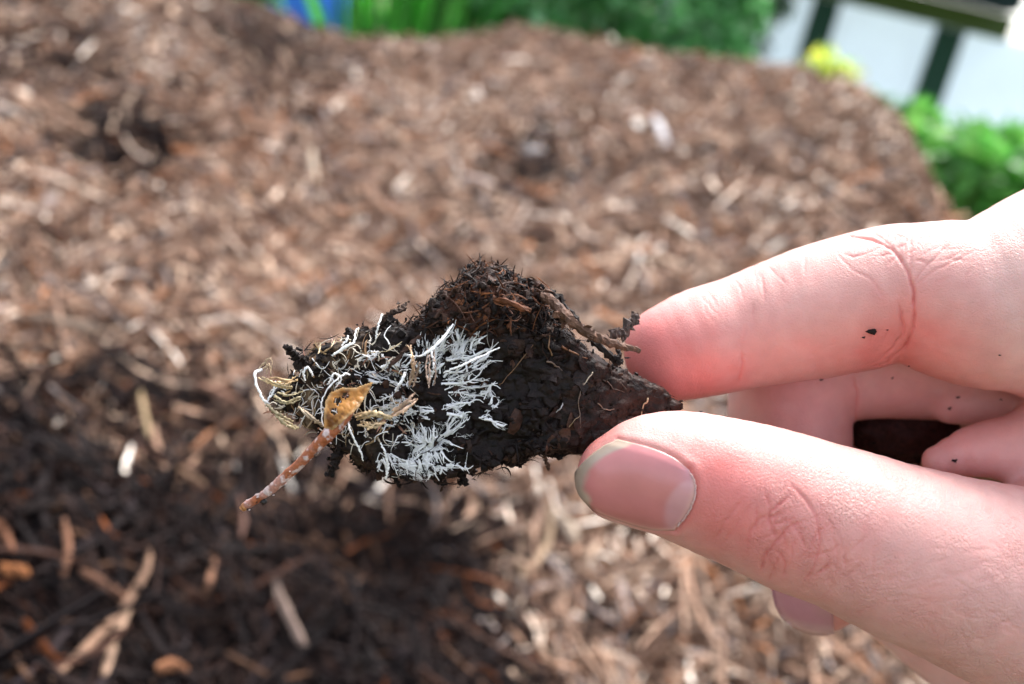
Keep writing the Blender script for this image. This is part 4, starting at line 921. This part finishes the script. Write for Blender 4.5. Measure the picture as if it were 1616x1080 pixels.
GY = np.array([[.20, .36, .04], [.30, .42, .05], [.12, .28, .04], [.42, .46, .08]])
GD = np.array([[.010, .030, .014], [.015, .045, .018], [.02, .06, .025]])
GM = np.array([[.05, .22, .035], [.08, .30, .05], [.04, .15, .03], [.12, .34, .07]])
def shrub(name, px, py, D, wm, hm, cols, n, size, label, cat, group=None, aspect=.45, stems=4, lobes=7):
    n = int(n * 1.7); size = size * .75
    """crown centre along a pixel ray at distance D, grounded with stems"""
    C = far(px, py, D); base = np.array([C[0], C[1], 0.0]); e = empty(name, base, label, cat, group)
    mb = MB()
    for k in range(stems):
        a = rng.uniform(0, 6.28); top_ = C + np.array([math.cos(a) * wm * .5, math.sin(a) * wm * .5, rng.uniform(-.2, .3) * hm])
        tube(mb, spline([base + np.array([math.cos(a), math.sin(a), 0]) * .05, (base + top_) / 2 + rng.normal(0, .05, 3), top_], 8), np.linspace(.012, .004, 8), 6, (.07, .09, .03), hint=(1, 0, 0))
    mb.build('stem', M_bark, e); mb = MB()
    leaves(mb, C, n // 3, (wm, wm, hm), size, cols, aspect=aspect, shell=.2)
    for k in range(lobes):
        q = C + rng.normal(0, .55, 3) * np.array([wm, wm, hm]); leaves(mb, q, n // lobes, np.array([wm, wm, hm]) * rng.uniform(.3, .5), size, cols, aspect=aspect)
    low = np.array([C[0], C[1], C[2] * .45]); leaves(mb, low, n // 3, (wm * .8, wm * .8, C[2] * .45), size, cols, aspect=aspect, shell=.2)
    mb.build('foliage', M_leaf, e, smooth=False); return e
G4 = 'leafy plants growing behind the heap'
shrub('leafy_plant', 800, -10, 2.9, .20, .22, GB, 1500, .075, 'bright green leafy plant behind the middle of the ridge', 'plant', G4)
shrub('leafy_plant', 930, 10, 3.0, .20, .20, GB, 1700, .065, 'dense green bush behind the ridge above the chunk', 'plant', G4)
shrub('leafy_plant', 1060, 20, 3.0, .18, .18, GB, 1600, .06, 'dense green bush right of the one above the chunk', 'plant', G4)
shrub('leafy_plant', 1135, 60, 2.9, .09, .16, GB, 900, .055, 'rightmost of the green bushes before the white shelter', 'plant', G4)
shrub('dark_bush', 1190, -10, 4.6, .14, .28, GD, 900, .07, 'dark bush left of the white shelter', 'bush')
shrub('yellow_shrub', 1308, 128, 2.6, .045, .045, GY * 1.3, 260, .035, 'small yellow green shrub peeping over the ridge in front of the white shelter', 'shrub')
shrub('leafy_plant', 1500, 285, 2.3, .15, .07, GM, 1100, .07, 'green plant filling the space above the knuckle', 'plant', G4)
shrub('leafy_plant', 1600, 355, 2.1, .15, .07, GM, 1100, .06, 'green plant at the right edge above the hand', 'plant', G4)
shrub('leafy_plant', 1432, 225, 2.8, .06, .08, GM, 800, .06, 'green plant right of the heap end below the second post', 'plant', G4)
shrub('leafy_plant', 1560, 300, 3.2, .20, .08, GY * .8, 900, .07, 'yellowish plant behind the others under the white shelter wall', 'plant', G4)
shrub('leafy_plant', 1670, 360, 2.6, .22, .14, GM, 1000, .07, 'green plant partly beyond the right edge behind the hand', 'plant', G4)
shrub('leafy_plant', 1520, 340, 2.6, .25, .12, GM, 900, .08, 'low green plant right behind the knuckle of the hand', 'plant', G4)
# tall grass tufts
def tuft(px, py, D, n, h, label):
    C = far(px, py, D); base = np.array([C[0], C[1], 0]); mb = MB()
    for k in range(n):
        a = rng.uniform(0, 6.28); b0 = base + np.array([math.cos(a), math.sin(a), 0]) * rng.uniform(0, .10); ln = rng.normal(0, .16, 3); ln[2] = 0
        Pq = spline([b0, b0 + ln * .3 + [0, 0, h * .55], b0 + ln * 1.2 + [0, 0, h * rng.uniform(.85, 1.1)]], 8)
        tube(mb, Pq, np.array([.010, .013, .014, .013, .012, .010, .007, .002]), 4, GM[rng.integers(4)] * rng.uniform(1.2, 3.0), flat=.12, hint=rng.normal(size=3))
    o = mb.build('grass_tuft', M_leaf, smooth=True, origin=base); tag(o, label, 'grass', 'tall grass tufts behind the ridge')
tuft(650, 30, 2.7, 36, 1.6, 'bladed green tuft next to the blue barrel'); tuft(700, 20, 2.8, 40, 1.65, 'broad bladed tuft in the middle of the three'); tuft(750, 20, 2.9, 40, 1.65, 'bladed tuft beside the bright green leafy plant')
shrub('leafy_plant', 385, -25, 3.2, .07, .16, GB, 600, .06, 'pale green plant left of the blue barrel', 'plant', G4)
# far trees as a backdrop above the shed's left side
def tree(px, D, h, rad_, label, cols=GD * 1.6):
    C = far(px, 40, D); base = np.array([C[0], C[1], 0]); e = empty('tree', base, label, 'tree', 'trees far behind the heap')
    mb = MB(); tube(mb, spline([base, base + [.1, 0, h * .3], base + [0, .1, h * .75]], 10), np.linspace(.22, .06, 10), 9, (.06, .045, .03), hint=(1, 0, 0), rough=.05)
    for k in range(7):
        a = rng.uniform(0, 6.28); z = rng.uniform(.25, .6) * h; tube(mb, spline([base + [0, 0, z], base + [math.cos(a) * rad_ * .4, math.sin(a) * rad_ * .4, z + .5], base + [math.cos(a) * rad_ * .75, math.sin(a) * rad_ * .75, z + 1.2]], 6), np.linspace(.07, .02, 6), 6, (.06, .045, .03), hint=(.3, 0, 1))
    mb.build('trunk', M_bark, e); mb = MB()
    for k in range(16):
        q = base + np.array([0, 0, h * .62]) + rng.normal(0, .48, 3) * np.array([rad_, rad_, h * .3]); leaves(mb, q, 420, np.array([rad_, rad_, h * .25]) * rng.uniform(.3, .5), .22, cols)
    mb.build('crown', M_leaf, e, smooth=False)
tree(300, 12, 5, 2.2, 'dark tree far behind the left part of the heap'); tree(640, 13, 5.5, 1.8, 'dark tree behind the grass tufts'); tree(820, 14, 5.5, 2.4, 'dark tree behind the bright green plants'); tree(1060, 15, 5.5, 2.4, 'dark tree nearest the white shelter')

# blue barrel
C = far(495, 0, 8.0); base = np.array([C[0], C[1], 0]); e = empty('barrel', base, 'blue plastic barrel behind the left part of the ridge', 'barrel')
zs = np.array([0, .02, .05, .3, .32, .35, .6, .9, .93, .96, 1.25, 1.35, 1.42, 1.44]); rs = np.array([.24, .27, .28, .29, .305, .29, .29, .29, .305, .29, .285, .27, .22, .02])
mb = MB(); tube(mb, base + np.stack([0 * zs, 0 * zs, zs], -1), rs, 28, (.05, .20, .75), hint=(1, 0, 0)); mb.build('body', M_plain, e)
mb = MB(); tube(mb, base + np.array([[.1, 0, 1.43], [.1, 0, 1.47]]), .035, 14, (.02, .03, .05), hint=(1, 0, 0)); mb.build('cap', M_plain, e)

# ------------------------------------------------------------------ white shelter with dark posts
def box(mb, o, ax, ay, az_, x0, x1, y0, y1, z0, z1, col):
    P = np.array([o + ax * a + ay * b + az_ * c for c in (z0, z1) for a, b in ((x0, y0), (x1, y0), (x1, y1), (x0, y1))])
    mb.add(P, np.array([[0, 3, 2, 1], [4, 5, 6, 7], [0, 1, 5, 4], [1, 2, 6, 5], [2, 3, 7, 6], [3, 0, 4, 7]]), None, col)
Dsh = 11.5
pA, pB = far(1185, 60, Dsh), far(1640, 60, Dsh * 1.02)
ax = pB - pA; ax[2] = 0; LW = np.linalg.norm(ax); ax /= LW; ay = np.array([-ax[1], ax[0], 0]); az_ = np.array([0, 0, 1.0])
if ay @ f_ < 0: ay = -ay
org = np.array([pA[0], pA[1], 0.0]); e = empty('shelter', org + ax * LW / 2, 'long shelter walled in white sheeting between dark posts, with olive eaves', 'shelter')
def roof_at(px, py):                          # height of a pixel's ray in the wall plane, and distance along the wall
    v = f_ + R_ * (px - 808) / FPX + U_ * (540 - py) / FPX; t = ((org - CAM) @ ay) / (v @ ay); P = CAM + v * t; return (P - org) @ ax, P[2]
x1, h1 = roof_at(1340, 8); x2, h2 = roof_at(1585, 58); H = (h1 + h2) / 2
ww = LW + 1.5
mb = MB(); box(mb, org, ax, ay, az_, -1, ww, 0, .03, 0, H, (.80, .87, .93))
mb.build('wall', M_wall, e, smooth=False)
xr = roof_at(1592, 40)[0]
mb = MB(); box(mb, org, ax, ay, az_, -1.2, xr, -.20, -.02, H - .02, H + .20, (.11, .16, .05)); mb.build('eaves_board', M_wall, e, smooth=False)
mb = MB(); box(mb, org, ax, ay, az_, -1.2, xr - .1, -.9, -.205, H + .205, H + .55, (.012, .025, .025)); mb.build('roof', M_plain, e, smooth=False)
for (a, b) in ((1290, 52), (1484, 90), (1092, 40)):
    xp, _ = roof_at(a, b); mb = MB(); box(mb, org, ax, ay, az_, xp - .13, xp + .13, -.18, -.004, 0, H - .03, (.022, .06, .04)); mb.build('post', M_plain, e, smooth=False)

for o in bpy.data.objects:
    if '_o' in o: del o['_o']
